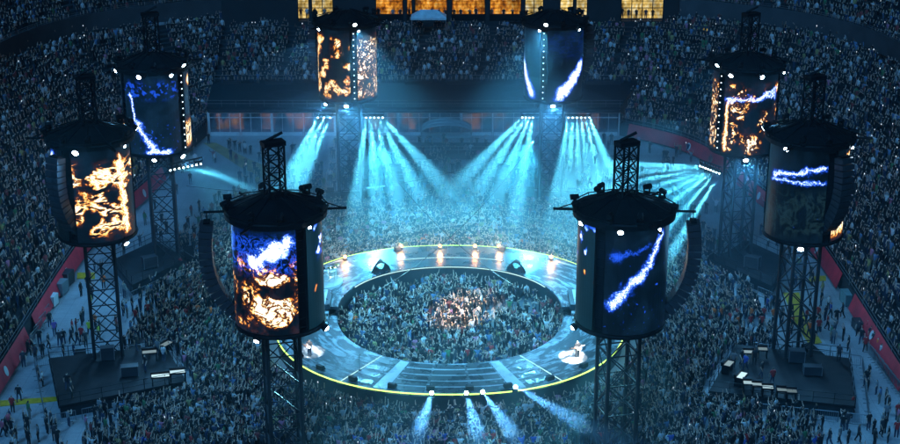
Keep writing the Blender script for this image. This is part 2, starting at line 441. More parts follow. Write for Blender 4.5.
# ------------------------------------------------------------------ concourse with lit bars at the very back
def bar_back(seed, yellow):
    m = mat('glowing bar back wall'); t = NT(m); co = t.coord(); x, y, z = t.sep(co)
    n = t.noise(t.xyz(t.math('MULTIPLY', x, 2.2), seed, t.math('MULTIPLY', z, 1.2)), 0.8, 2, 0.6)
    sh = t.math('LESS_THAN', t.math('FRACT', t.math('MULTIPLY', z, 1.9)), 0.2)
    c = t.ramp(n, [(0.30, (0.10, 0.025, 0.003)), (0.45, (0.50, 0.15, 0.01)), (0.58, (0.9, 0.36, 0.035)), (0.74, (1.0, 0.60, 0.18))] if not yellow else
               [(0.30, (0.30, 0.16, 0.02)), (0.5, (0.9, 0.6, 0.16)), (0.66, (1.0, 0.86, 0.5)), (0.8, (1.0, 0.95, 0.8))])
    e = t.node('ShaderNodeEmission'); t.put(e.inputs[0], c)  # amber light inside the bar painted as emission of its back wall
    n3 = t.noise(t.xyz(x, seed, z), 0.35, 2); t.put(e.inputs[1], t.math('MULTIPLY', t.mapr(n3, 0.3, 0.65, 0.18, 1.0), t.math('SUBTRACT', 0.8, t.math('MULTIPLY', sh, 0.45))))
    t.out(e.outputs[0]); return m
cy = 220.6; zlo, zhi = 11.6, 15.4
opens = [(298, 309, 1), (312, 333, 1), (376, 403, 0), (407, 412, 0), (415, 447, 0), (452, 485, 0), (490, 521, 0), (525, 543, 1), (560, 573, 1), (576, 587, 1), (621, 663, 2)]
e = empty('concourse_building', (0, cy, 10)); tag(e, 'dark concourse building with amber lit bar openings at the very back', 'building')
k = (cy * math.cos(PITCH) + 47 * math.sin(PITCH)) / F
xs = [((a - 450) * k, (b - 450) * k, q) for a, b, q in opens]
m = MB(); cur = -34.0
for x0, x1, q in xs:
    m.box(((cur + x0) / 2, cy + 0.2, (zlo + zhi + 3) / 2), (x0 - cur - 0.004, 0.4, zhi + 3 - zlo)); cur = x1
m.box(((cur + 34) / 2, cy + 0.2, (zlo + zhi + 3) / 2), (34 - cur, 0.4, zhi + 3 - zlo))
for x0, x1, q in xs: m.box(((x0 + x1) / 2, cy + 0.2, zhi + 1.5 - 0.2), (x1 - x0, 0.4, 2.6))
m.box((0, cy + 0.2, 10.6), (68, 0.4, 1.98))
m.box((0, cy + 1.6, 11.55), (68, 2.4, 0.1))
kid(m, 'wall', M['dark concrete'], e, (0, cy, 10))
for i, (x0, x1, q) in enumerate(xs):
    m = MB(); m.box(((x0 + x1) / 2, cy + 1.8, (zlo + zhi) / 2), (x1 - x0 + 0.8, 0.1, zhi - zlo + 0.3))
    b = kid(m, 'bar_opening', bar_back(i * 3.7, q), e, (0, cy, 10))
    m = MB()
    for j in range(max(1, int((x1 - x0) / 1.4))): m.box((x0 + 0.7 + 1.4 * j, cy + 1.2, zhi - 0.75), (0.7, 0.3, 0.08))
    o = m.build('ceiling_light', glow('bar ceiling light', (1.0, 0.8, 0.45), 2.2)); o.parent = b
    m = MB(); nn = max(1, round((x1 - x0) / 1.5)) if q else 1
    for j in range(nn + 1): m.box((x0 + (x1 - x0) * j / nn, cy - 0.02, (zlo + zhi) / 2), (0.12, 0.1, zhi - zlo))
    if q: m.box(((x0 + x1) / 2, cy - 0.03, 13.6), (x1 - x0, 0.08, 0.1))
    else: m.box(((x0 + x1) / 2, cy + 0.5, 11.6 + 0.5), (x1 - x0, 0.5, 0.9))
    o = m.build('frame', M['black']); o.parent = b
# white tent on the top terrace
tx, ty = (429 - 450) * k, 217.5; tz = 10.9
e = empty('market_tent', (tx, ty, tz)); tag(e, 'pale peaked tent canopy standing before the amber bars', 'tent')
m = MB(); m.add([(-2.6, -1.3, 2.1), (2.6, -1.3, 2.1), (2.6, 1.3, 2.1), (-2.6, 1.3, 2.1), (-1.2, 0, 3.1), (1.2, 0, 3.1), (-2.6, -1.3, 1.8), (2.6, -1.3, 1.8), (2.6, 1.3, 1.8), (-2.6, 1.3, 1.8)],
      [(0, 1, 5, 4), (1, 2, 5), (2, 3, 4, 5), (3, 0, 4), (6, 7, 1, 0), (7, 8, 2, 1), (8, 9, 3, 2), (9, 6, 0, 3)])
m.build('roof', simple('pale tent fabric', (0.5, 0.6, 0.62), 0.7), e)
for sx in (-2.5, 2.5):
    for sy in (-1.2, 1.2):
        m = MB(); m.bar((sx, sy, -0.6), (sx, sy, 1.9), 0.06, 4); m.build('leg', M['grey'], e)
# small lit entrances in the upper deck and lower stand
def portal(px, py, Y, w, h, rz, label, col=(1.0, 0.72, 0.2), st=0.5):
    p = atY(px, py, Y); e = empty('stand_entrance', p, rz); tag(e, label, 'entrance', 'lit entrances in the stands')
    m = MB(); m.box((0, 0.3, 0), (w, 0.1, h)); m.build('glow_wall', glow('yellow entrance glow', col, st), e)  # light inside the entrance painted as an emissive wall
    m = MB(); m.box((-w / 2, 0, 0), (0.25, 1.2, h + 0.5)); m.box((w / 2, 0, 0), (0.25, 1.2, h + 0.5)); m.box((0, 0, h / 2 + .13), (w - .26, 1.2, 0.25)); m.build('frame', M['concrete'], e)
P_ = [(110, 17, 221, 1.5, 1.6, 0.7, 'slanted yellow lit entrance highest in the left upper deck'), (171, 9, 233, 1.2, 1.7, 0.5, 'narrow yellow lit entrance in the left upper deck nearer the bars'),
      (221, 7, 241, 0.7, 1.9, 0.3, 'thin bright yellow entrance in the left upper deck closest to the bars'), (729, 9, 233, 1.8, 1.5, -0.6, 'yellow lit entrance in the right upper deck beside the bars'),
      (790, 14, 223, 1.6, 1.3, -0.8, 'dim yellow entrance further right in the right upper deck'), (22, 65, 203, 1.4, 1.0, 1.0, 'faint yellow entrance just under the left concrete band'),
      (706, 31, 216, 1.2, 1.0, -0.6, 'small yellow entrance under the right concrete band')]
for a in P_: portal(*a)
# ------------------------------------------------------------------ ring stage
SC = Vector((0, 134.1, 0)); RO, RI = 17.4, 11.3
ZF, ZB = 1.7, 2.25
def ringpt(a, r, rn=2.25):
    c, s = math.cos(a), math.sin(a)
    f = (abs(c) ** rn + abs(s) ** rn) ** (-1 / rn)
    f = 1 + (f - 1) * max(0.0, min(1.0, (r - RI + 3) / (RO - RI)))
    return Vector((SC.x + r * f * c * 0.965, SC.y + r * f * s * (0.985 if s > 0 else 1.0), 0))
def deck_mat():
    m = mat('printed glossy stage deck'); t = NT(m); co = t.coord('UV'); x, y, z = t.sep(co)   # x = angle * 14 m, y = radius
    # long brushed light and dark smears printed along the deck
    n1 = t.noise(t.xyz(t.math('MULTIPLY', x, 0.28), t.math('MULTIPLY', y, 0.75), 0.0), 1.0, 5, 0.62, 1.6)
    n2 = t.noise(t.xyz(t.math('MULTIPLY', x, 0.9), t.math('MULTIPLY', y, 2.6), 3.0), 1.0, 4, 0.6, 0.6)
    k = t.math('ADD', t.math('MULTIPLY', n1, 0.72), t.math('MULTIPLY', n2, 0.28))
    c = t.ramp(k, [(0.43, (0.015, 0.02, 0.026)), (0.49, (0.05, 0.06, 0.07)), (0.53, (0.24, 0.275, 0.30)), (0.62, (0.42, 0.46, 0.48))])
    sx = t.math('LESS_THAN', t.math('FRACT', t.math('MULTIPLY', x, 1 / 2.4)), 0.022)
    sy = t.math('LESS_THAN', t.math('FRACT', t.math('MULTIPLY', y, 1 / 1.22)), 0.035)
    c = t.mix(t.math('MULTIPLY', t.math('MAXIMUM', sx, sy), 0.85), c, (0.02, 0.025, 0.03))
    t.out(t.bsdf(c, t.mapr(n2, 0.3, 0.7, 0.36, 0.58), 0.0, 0.35)); return m
def deck_dark():
    m = mat('dark glossy back deck'); t = NT(m); co = t.coord(); n = t.noise(co, 0.6, 4)
    x, y, z = t.sep(co)
    sx = t.math('LESS_THAN', t.math('FRACT', t.math('MULTIPLY', x, 1 / 2.4)), 0.015)
    c = t.mix(n, (0.012, 0.018, 0.022), (0.05, 0.06, 0.07)); c = t.mix(sx, c, (0.09, 0.1, 0.11))
    t.out(t.bsdf(c, t.mapr(n, 0.3, 0.7, 0.2, 0.4), 0.0, 0.4)); return m
M['deck'] = deck_mat(); M['deckdark'] = deck_dark()
M['slab'] = simple('dark deck slab', (0.02, 0.03, 0.036), 0.3, 0, 0.4, 0.8)
M['slabpale'] = simple('pale deck slab', (0.52, 0.56, 0.58), 0.3, 0, 0.25, 0.8)
st = empty('ring_stage', SC); tag(st, 'large ring shaped stage with glossy deck and yellow edge light around the pit crowd', 'stage')
def sp(m, name, mt, smooth=False): return kid(m, name, mt, st, SC, smooth)
def arc_slab(a0, a1, r0, r1, z0, z1, n, uv=True):
    m = MB(); uvs = []
    for i in range(n + 1):
        a = a0 + (a1 - a0) * i / n
        p, q = ringpt(a, r0), ringpt(a, r1)
        m.v.extend([(p.x, p.y, z0), (p.x, p.y, z1), (q.x, q.y, z1), (q.x, q.y, z0)])
    for i in range(n):
        b = 4 * i; c = b + 4
        for j in range(4): m.f.append((b + j, c + j, c + (j + 1) % 4, b + (j + 1) % 4)); m.m.append(0)
    m.f.append((0, 1, 2, 3)); m.f.append((4 * n + 3, 4 * n + 2, 4 * n + 1, 4 * n)); m.m += [0, 0]
    return m
def polar_uv(o):
    me = o.data; uv = me.uv_layers.new(name='UVMap')
    for l in me.loops:
        co = me.vertices[l.vertex_index].co + Vector((0, 0, 0)); d = Vector((co.x - SC.x, co.y - SC.y))
        uv.data[l.index].uv = ((math.atan2(d.y, d.x) % (2 * PI)) * 14, d.length)
A = R
fd = sp(arc_slab(A(182), A(358), RI, RO, ZF - 0.25, ZF, 110), 'front_deck', M['deck']); polar_uv(fd)
bd = sp(arc_slab(A(2), A(178), RI, RO, ZB - 0.25, ZB, 110), 'back_deck', M['deckdark'])
for nm, a0, a1 in (('left', 132, 178), ('right', 2, 48)):
    o = sp(arc_slab(A(a0), A(a1), RI + 0.1, RO - 0.1, ZB + 0.004, ZB + 0.02, 40), 'printed_deck', M['deck']); polar_uv(o)
M['skirt'] = simple('dark stage skirt', (0.014, 0.02, 0.024), 0.5, 0, 0.4, 1)
sp(arc_slab(A(181), A(359), RO - 0.35, RO - 0.12, 0, ZF - 0.26, 110), 'outer_skirt', M['skirt'])
sp(arc_slab(A(1), A(179), RO - 0.35, RO - 0.12, 0, ZB - 0.26, 110), 'outer_skirt', M['skirt'])
sp(arc_slab(A(181), A(359), RI + 0.1, RI + 0.3, 0, ZF - 0.26, 110), 'inner_skirt', M['skirt'])
sp(arc_slab(A(1), A(179), RI + 0.1, RI + 0.3, 0, ZB - 0.26, 110), 'inner_skirt', M['skirt'])
sp(arc_slab(A(181), A(359), RO + 0.01, RO + 0.09, ZF - 0.05, ZF + 0.03, 120), 'edge_light', M['strip'])
sp(arc_slab(A(30), A(150), RO + 0.01, RO + 0.08, ZB - 0.06, ZB + 0.02, 90), 'edge_light', M['strip'])
sp(arc_slab(A(66), A(114), RI + 2.4, RI + 2.47, ZB + 0.022, ZB + 0.05, 40), 'deck_line', M['strip_pale'])
sp(arc_slab(A(30), A(150), RI - 0.06, RI - 0.01, ZB - 0.12, ZB - 0.06, 60), 'deck_line', M['strip_pale'])
# front slabs: three columns of long panels and the pale ramps between them
def slab(a0, a1, r0, r1, mt): sp(arc_slab(A(a0), A(a1), r0, r1, ZF + 0.004, ZF + 0.018, 8), 'deck_panel', mt)
for a0, a1 in ((251.5, 262.2), (263.2, 276.2), (277.2, 288.0)):
    for i in range(5):
        r0 = RI + 0.25 + i * 1.16; slab(a0, a1, r0, r0 + 0.86, M['slab'])
    for i in range(4):
        r0 = RI + 0.25 + i * 1.16 + 0.92; slab(a0, a1, r0, r0 + 0.16, M['slabpale'])
for a0, a1 in ((246.5, 250.8), (288.8, 293.2)): slab(a0, a1, RI + 0.2, RO - 0.3, M['slabpale'])
for a0, a1 in ((236.5, 246), (293.8, 304)):
    for i in range(4):
        r0 = RI + 0.5 + i * 1.35; slab(a0 + i * 0.4, a1 - i * 0.3, r0, r0 + 0.75, M['slab'])
for a in (236, 304.5): sp(arc_slab(A(a), A(a + 0.35), RI + 0.1, RO - 0.1, ZF + 0.004, ZF + 0.02, 2), 'deck_line', M['strip_pale'])
# steps between the two deck heights, and steps down into the pit
for sgn in (-1, 1):
    for j in range(5):
        m = MB(); x = SC.x + sgn * (RI + 1.9); m.box((x, SC.y - 0.7 - 0.42 * j, ZF + 0.0 + (ZB - ZF) * (5 - j) / 12 + 0.02), (2.9, 0.40, (ZB - ZF) * (5 - j) / 6 + 0.04))
        sp(m, 'step', M['slab'] if j % 2 else M['slabpale'])
    m = MB(); m.box((SC.x + sgn * (RI + 1.9), SC.y + 1.5, ZB + 0.3), (3.1, 3.8, 0.55)); sp(m, 'stair_head', M['slab'])
    m = MB(); m.box((SC.x + sgn * (RI + 1.2), SC.y + 1.5, ZB + 0.61), (0.8, 3.6, 0.05)); m.box((SC.x + sgn * (RI + 2.7), SC.y + 1.5, ZB + 0.61), (0.8, 3.6, 0.05)); sp(m, 'stair_mat', M['slabpale'])
    for a in (55, 125):
        pass
# raised hump tunnels where the band walks in
def flame(px, py, z, lab, h=0.5):
    p = at(px, py, z); e = empty('stage_lamp', p); tag(e, lab, 'stage lamp', 'warm lamps along the back of the ring stage')
    m = MB(); m.lathe([(0.22, 0), (0.22, 0.1), (0.1, 0.14), (0.1, 0.25)], n=12); m.build('base', M['black'], e)
    m = MB(); m.lathe([(0.07, 0.2), (0.15, 0.24), (0.18, 0.36), (0.14, 0.48), (0.03, 0.52)], n=12); m.build('lamp', M['lens_warm'], e, True)
    l = bpy.data.lights.new('warm_lamp', 'POINT'); l.energy = WARM; l.color = (1, 0.42, 0.14); l.shadow_soft_size = 0.25
    o = bpy.data.objects.new('warm_lamp', l); COL.objects.link(o); o.location = p + Vector((0, -0.4, 0.6))
WARM = 260
for i, (px, lab) in enumerate(((401, 'orange lamp on the back edge, nearest the left end of the straight edge'), (440, 'orange lamp on the back edge just left of its middle'), (475, 'orange lamp on the back edge just right of its middle'),
                 (499, 'orange lamp on the back edge, nearest the right end of the straight edge'), (345, 'orange lamp on the sloping left back edge near the drum kit'), (551, 'orange lamp on the sloping right back edge'))):
    flame(px, 249 if i < 4 else 260, ZB, lab)
M['array'] = simple('loudspeaker cabinet', (0.035, 0.038, 0.044), 0.5, 0.0, 0.3)
# ------------------------------------------------------------------ LED screens
RT = 3.45; Z1, Z2 = 13.3, 21.7
def screen_mat(name, fn):
    m = mat(name); t = NT(m); u, v, _ = t.sep(t.coord('UV'))
    uv = t.xyz(u, v, 0.0)
    col = fn(t, u, v, uv)
    # led pixel grid
    gx = t.math('FRACT', t.math('MULTIPLY', u, 9)); gy = t.math('FRACT', t.math('MULTIPLY', v, 9))
    px = t.math('MULTIPLY', t.math('LESS_THAN', gx, 0.8), t.math('LESS_THAN', gy, 0.8))
    px = t.mapr(px, 0, 1, 0.62, 1.0)
    # seams between the led modules
    s = t.math('MAXIMUM', t.math('LESS_THAN', t.math('FRACT', t.math('MULTIPLY', u, 1.0)), 0.02), t.math('LESS_THAN', t.math('FRACT', t.math('MULTIPLY', v, 1.0)), 0.02))
    px = t.math('MULTIPLY', px, t.mapr(s, 0, 1, 1.0, 0.5))
    b = t.bsdf((0.004, 0.005, 0.007), 0.4, 0.0, 0.2, emit=col, es=t.math('MULTIPLY', px, 1.35))
    t.out(b); return m
def add(t, *cs):
    c = cs[0]
    for q in cs[1:]: c = t.mix(1.0, c, q, 'ADD')
    return c
def scale(t, f, c):
    return t.mix(1.0, c, t.xyz(f, f, f), 'MULTIPLY')
def window(t, v, a, b, soft):
    return t.math('MULTIPLY', t.mapr(v, a - soft, a + soft, 0, 1, True), t.mapr(v, b - soft, b + soft, 1, 0, True))
def blob(t, u, v, uv, cu, cv, ru, rv, warp=0.6, sc=0.8, seed=0.0):
    n = t.noise(uv, sc * 1.3, 8, 0.68, 0.8, seed); n = t.math('MULTIPLY', t.math('SUBTRACT', n, 0.5), warp * 2)
    a = t.math('DIVIDE', t.math('SUBTRACT', u, cu), ru); b = t.math('DIVIDE', t.math('SUBTRACT', v, cv), rv)
    d = t.math('SQRT', t.math('ADD', t.math('MULTIPLY', a, a), t.math('MULTIPLY', b, b)))
    return t.math('SUBTRACT', 1.0, t.math('ADD', d, n))
def ridge(t, uv, sc, seed, dist=1.2, thin=9.0, stretch=(1, 1)):
    sc *= 1.35; thin *= 1.55; mp = t.node('ShaderNodeMapping'); mp.inputs['Scale'].default_value = (stretch[0], stretch[1], 1); t.l.new(uv, mp.inputs[0])
    n = t.noise(mp.outputs[0], sc, 7, 0.62, dist, seed)
    r = t.math('ABSOLUTE', t.math('SUBTRACT', n, 0.5)); return t.math('SUBTRACT', 1.0, t.math('MULTIPLY', r, thin), clamp=True)
def gold(t, k):
    return t.ramp(k, [(0.0, (0, 0, 0)), (0.30, (0.03, 0.006, 0.0)), (0.42, (0.55, 0.14, 0.008)), (0.56, (1.0, 0.50, 0.09)), (0.74, (1.0, 0.84, 0.45)), (0.95, (1.0, 0.97, 0.86))])
def ice(t, k):
    return t.ramp(k, [(0.0, (0, 0, 0)), (0.22, (0.0, 0.006, 0.07)), (0.5, (0.01, 0.07, 0.62)), (0.74, (0.28, 0.5, 1.0)), (0.92, (0.95, 0.98, 1.0))])
def bolt(t, u, v, uv, p, q, wid, seed, wig=1.2, end=0.4):
    wid *= 0.8; wig *= 1.5
    """lightning from p to q: distance to the segment, displaced by noise"""
    n = t.math('MULTIPLY', t.math('SUBTRACT', t.noise(uv, 1.0, 9, 0.74, 0.4, seed), 0.5), wig)
    dx, dy = q[0] - p[0], q[1] - p[1]; L = math.hypot(dx, dy)
    du, dv = t.math('SUBTRACT', u, p[0]), t.math('SUBTRACT', v, p[1])
    al = t.math('ADD', t.math('MULTIPLY', du, dx / L), t.math('MULTIPLY', dv, dy / L))
    pr = t.math('ADD', t.math('SUBTRACT', t.math('MULTIPLY', du, -dy / L), t.math('MULTIPLY', dv, -dx / L)), n)
    k = t.math('SUBTRACT', 1.0, t.math('DIVIDE', t.math('ABSOLUTE', pr), wid), clamp=True)
    sp = t.mapr(t.noise(uv, 7.0, 4, 0.7, 0, seed + 3), 0.36, 0.58, 0.45, 1.25)
    return t.math('MULTIPLY', t.math('MULTIPLY', k, sp), window(t, al, 0, L, end))
def specks(t, uv, sc, thr, seed, mask):
    n = t.noise(uv, sc, 2, 0.5, 0, seed)
    return t.math('MULTIPLY', t.mapr(n, thr, thr + 0.08), mask)
BASE = (0.001, 0.006, 0.012)
def dim(t): return t.node('ShaderNodeRGB').outputs[0]
def base(t, uv, seed, a=1.0):
    n = t.noise(uv, 0.35, 4, 0.6, 1.0, seed); k = t.mapr(n, 0.45, 0.75, 0.4 * a, 2.2 * a); return scale(t, k, (0.001, 0.005, 0.011))
W3 = 2 * PI * RT * (120 - 15) / 360   # arc width of one panel
def s_near_left(t, u, v, uv):      # gold mask of flames under a pale blue burst
    g = t.math('MULTIPLY', ridge(t, uv, 0.75, 3.1, 1.0, 7), window(t, v, 0.2, 6.3, 0.8))
    b1 = blob(t, u, v, uv, 4.4, 2.0, 2.0, 1.6, 0.6, 0.55, 1.0)
    b2 = blob(t, u, v, uv, 4.4, 4.5, 1.5, 0.6, 0.55, 0.6, 4.0)
    cr = ridge(t, uv, 0.55, 17.0, 1.6, 7)
    hole = blob(t, u, v, uv, 5.0, 3.4, 1.0, 0.55, 0.5, 1.4, 8.0)
    k = t.math('MAXIMUM', t.math('MAXIMUM', t.math('MULTIPLY', b1, 3.6), t.math('MULTIPLY', b2, 3.4)), t.math('MULTIPLY', g, t.mapr(t.noise(uv, 0.5, 3, 0.5, 0, 6.0), 0.42, 0.6)), clamp=True)
    k = t.math('MULTIPLY', k, t.mapr(hole, 0.0, 0.15, 1.0, 0.1)); k = t.math('MULTIPLY', k, t.mapr(cr, 0.3, 0.7, 1.0, 0.3))
    c = t.math('MAXIMUM', bolt(t, u, v, uv, (2.6, 5.6), (6.0, 7.7), 1.1, 12.0, 2.6), t.math('MULTIPLY', blob(t, u, v, uv, 4.7, 6.5, 1.3, 0.9, 1.3, 0.8, 12.0), 1.2)); c2 = t.math('MULTIPLY', ridge(t, uv, 0.9, 15.0, 1.5, 8), window(t, v, 4.8, 8.0, 0.6))
    return add(t, base(t, uv, 1), gold(t, k), ice(t, t.math('MAXIMUM', t.math('MULTIPLY', c, 1.5), t.math('MULTIPLY', c2, 0.5), clamp=True)))
def s_near_right(t, u, v, uv):     # long diagonal bolt
    a = bolt(t, u, v, uv, (0.3, 2.2), (3.0, 5.0), 0.85, 2.0, 1.6); b = bolt(t, u, v, uv, (2.6, 4.3), (4.8, 8.0), 0.7, 5.0, 1.5)
    c = bolt(t, u, v, uv, (0.4, 6.0), (3.6, 7.2), 0.35, 9.0, 1.8); d = blob(t, u, v, uv, 0.9, 6.3, 0.8, 0.7, 0.9, 1.5, 3.0)
    s = specks(t, uv, 3.0, 0.62, 2.0, window(t, v, 0.0, 2.6, 0.8)); s2 = specks(t, uv, 2.2, 0.66, 5.0, window(t, v, 2, 8, 0.5))
    k = t.math('MAXIMUM', t.math('MAXIMUM', a, b), t.math('MAXIMUM', t.math('MULTIPLY', c, 0.45), t.math('MULTIPLY', d, 0.6)), clamp=True)
    k = t.math('ADD', k, t.math('MULTIPLY', t.math('ADD', s, s2), 0.5), clamp=True)
    return add(t, base(t, uv, 2), ice(t, k))
def s_sliver(t, u, v, uv):         # dim teal edge panel with a blue top
    k = specks(t, uv, 0.9, 0.6, 7.0, window(t, v, 5.6, 8.2, 0.6))
    g = specks(t, uv, 0.8, 0.64, 3.0, window(t, v, 1.0, 7.0, 1.0))
    return add(t, scale(t, 1.3, (0.001, 0.008, 0.013)), ice(t, k), gold(t, t.math('MULTIPLY', g, 0.55)))
def s_flame_bars(t, u, v, uv):     # flames lying across, a tall flame at the right edge
    g = ridge(t, uv, 0.5, 4.4, 0.9, 8, (0.7, 1.7)); g = t.math('MULTIPLY', g, t.mapr(t.noise(uv, 0.6, 3, 0.5, 0, 2.0), 0.44, 0.56))
    e = bolt(t, u, v, uv, (4.7, 0.4), (4.3, 7.8), 0.75, 1.0, 2.0)
    k = t.math('MAXIMUM', t.math('MULTIPLY', g, window(t, v, 0.6, 7.2, 0.8)), t.math('MULTIPLY', e, 1.05), clamp=True)
    return add(t, base(t, uv, 3), gold(t, k))
def s_blue_top(t, u, v, uv):
    k = t.math('MULTIPLY', blob(t, u, v, uv, 4.6, 7.3, 1.5, 0.9, 0.9, 1.1, 6.0), 1.6, clamp=True)
    return add(t, scale(t, 0.4, BASE), ice(t, k))
def s_blue_bar(t, u, v, uv):       # bolt lying across the upper third, faint cracks below
    a = bolt(t, u, v, uv, (1.0, 5.8), (6.3, 6.9), 0.55, 3.0, 1.4); b = bolt(t, u, v, uv, (0.8, 5.3), (6.3, 5.6), 0.4, 8.0, 1.2)
    f = t.math('MULTIPLY', ridge(t, uv, 0.4, 2.0, 1.5, 14), window(t, v, 0.6, 4.6, 0.6))
    s = specks(t, uv, 2.5, 0.67, 4.0, window(t, v, 0.2, 2.6, 0.5))
    return add(t, base(t, uv, 5, 0.6), ice(t, t.math('MAXIMUM', a, t.math('MULTIPLY', b, 0.8), clamp=True)), scale(t, t.math('MULTIPLY', f, 0.025), (0.2, 0.6, 0.7)), ice(t, t.math('MULTIPLY', s, 0.5)))
def s_gold_edge(t, u, v, uv):
    g = ridge(t, uv, 0.8, 9.0, 1.3, 6); a = blob(t, u, v, uv, 2.0, 7.2, 1.6, 0.8, 0.7, 1.2, 2.0); e = bolt(t, u, v, uv, (2.6, 0.5), (2.9, 8), 0.6, 4.0, 2.4)
    k = t.math('MAXIMUM', t.math('MULTIPLY', e, 1.1), t.math('MULTIPLY', g, window(t, v, 0.4, 3.0, 0.7)), clamp=True)
    return add(t, base(t, uv, 6), gold(t, t.math('MAXIMUM', k, t.math('MULTIPLY', a, 1.5), clamp=True)))
def s_curve(t, u, v, uv):          # bolt running down the left side and along the foot
    a = bolt(t, u, v, uv, (0.9, 6.6), (1.5, 3.4), 0.35, 1.0, 0.9); b = bolt(t, u, v, uv, (1.4, 3.7), (3.6, 0.1), 0.75, 4.0, 1.4); c = bolt(t, u, v, uv, (2.4, 0.35), (5.2, 0.25), 0.5, 7.0, 1.0)
    s = specks(t, uv, 2.2, 0.5, 3.0, window(t, v, 5.9, 7.8, 0.4)); s2 = specks(t, uv, 3.0, 0.6, 9.0, window(t, v, 0.0, 3.4, 0.7))
    k = t.math('MAXIMUM', t.math('MAXIMUM', a, b), c); k = t.math('ADD', k, t.math('ADD', t.math('MULTIPLY', s, 0.38), t.math('MULTIPLY', s2, 0.45)), clamp=True)
    return add(t, base(t, uv, 7, 1.6), ice(t, k))
def s_gold_masks(t, u, v, uv):     # gold shapes with a blue wave across the upper half
    g = ridge(t, uv, 0.62, 12.0, 1.4, 6); m_ = t.mapr(t.noise(uv, 0.42, 3, 0.5, 0, 5.0), 0.46, 0.58)
    a = blob(t, u, v, uv, 1.6, 4.4, 1.1, 0.9, 0.7, 1.2, 3.0); b = blob(t, u, v, uv, 3.2, 1.1, 1.3, 1.2, 0.8, 1.1, 7.0); h = blob(t, u, v, uv, 1.5, 4.3, 0.5, 0.35, 0.3, 2, 2.0)
    l = bolt(t, u, v, uv, (0.3, 0.2), (0.5, 5.6), 0.4, 2.0, 0.8)
    k = t.math('MAXIMUM', t.math('MULTIPLY', t.math('MULTIPLY', g, m_), window(t, v, 0.2, 7.4, 0.5)), t.math('MAXIMUM', t.math('MULTIPLY', a, 2.2), t.math('MULTIPLY', b, 2.0)), clamp=True)
    k = t.math('MULTIPLY', k, t.mapr(ridge(t, uv, 0.6, 33.0, 1.4, 6), 0.2, 0.6, 1.0, 0.2)); k = t.math('MAXIMUM', k, l); k = t.math('MULTIPLY', k, t.mapr(h, 0.0, 0.4, 1.0, 0.1))
    w_ = t.math('MAXIMUM', bolt(t, u, v, uv, (0.1, 5.7), (6.0, 6.3), 0.55, 8.0, 2.2), bolt(t, u, v, uv, (3.0, 5.7), (6.2, 7.0), 0.4, 3.0, 1.6))
    return add(t, base(t, uv, 8), gold(t, k), ice(t, w_))
def s_gold_lace(t, u, v, uv):
    g = ridge(t, uv, 0.6, 21.0, 1.7, 7); g2 = ridge(t, uv, 1.1, 25.0, 1.0, 8); m_ = t.mapr(t.noise(uv, 0.7, 3, 0.5, 0, 9.0), 0.48, 0.60)
    k = t.math('MULTIPLY', t.math('MAXIMUM', g, t.math('MULTIPLY', g2, 0.8)), m_)
    return add(t, base(t, uv, 9), gold(t, t.math('MULTIPLY', k, window(t, v, 0.3, 7.6, 0.6))))
def s_gold_white(t, u, v, uv):
    g = ridge(t, uv, 0.7, 31.0, 1.4, 6); a = blob(t, u, v, uv, 0.9, 2.9, 1.4, 1.6, 0.9, 1.0, 5.0); b = blob(t, u, v, uv, 1.4, 6.9, 0.9, 1.0, 0.8, 1.2, 1.0)
    h = blob(t, u, v, uv, 1.2, 2.2, 0.6, 0.5, 0.4, 1.6, 2.0)
    k = t.math('MAXIMUM', t.math('MULTIPLY', t.math('MAXIMUM', a, b), 2.2), t.math('MULTIPLY', g, window(t, v, 0.2, 7.4, 0.6)), clamp=True)
    k = t.math('MULTIPLY', k, t.mapr(ridge(t, uv, 0.7, 37.0, 1.4, 6), 0.2, 0.6, 1.0, 0.2))
    return add(t, base(t, uv, 10), gold(t, t.math('MULTIPLY', k, t.mapr(h, 0.0, 0.4, 1.0, 0.15))))
def s_wing_left(t, u, v, uv):
    a = bolt(t, u, v, uv, (2.8, 4.3), (5.4, 0.3), 1.1, 3.0, 0.8, 0.7); b = bolt(t, u, v, uv, (1.6, 7.2), (3.0, 3.6), 0.5, 6.0, 0.7)
    return add(t, base(t, uv, 11, 1.8), ice(t, t.math('MAXIMUM', t.math('MULTIPLY', a, 1.3), b, clamp=True)))
def s_wing_right(t, u, v, uv):
    n = t.noise(uv, 1.4, 5, 0.7, 0.6, 4.0)
    a = bolt(t, u, v, uv, (1.2, 0.3), (5.0, 4.3), 1.25, 4.0, 1.0, 0.9)
    k = t.math('MULTIPLY', t.math('MULTIPLY', a, 1.9), t.mapr(n, 0.32, 0.5, 0.45, 1.0), clamp=True)
    s = t.math('MULTIPLY', ridge(t, uv, 0.8, 2.0, 1.0, 12, (0.5, 1.6)), window(t, v, 5.0, 8.0, 0.6))
    return add(t, base(t, uv, 12, 1.6), ice(t, t.math('MAXIMUM', k, t.math('MULTIPLY', s, 0.2))))
SM = {}
for f in (s_near_left, s_near_right, s_sliver, s_flame_bars, s_blue_top, s_blue_bar, s_gold_edge, s_curve, s_gold_masks, s_gold_lace, s_gold_white, s_wing_left, s_wing_right):
    SM[f.__name__] = screen_mat('led ' + f.__name__[2:].replace('_', ' '), f)
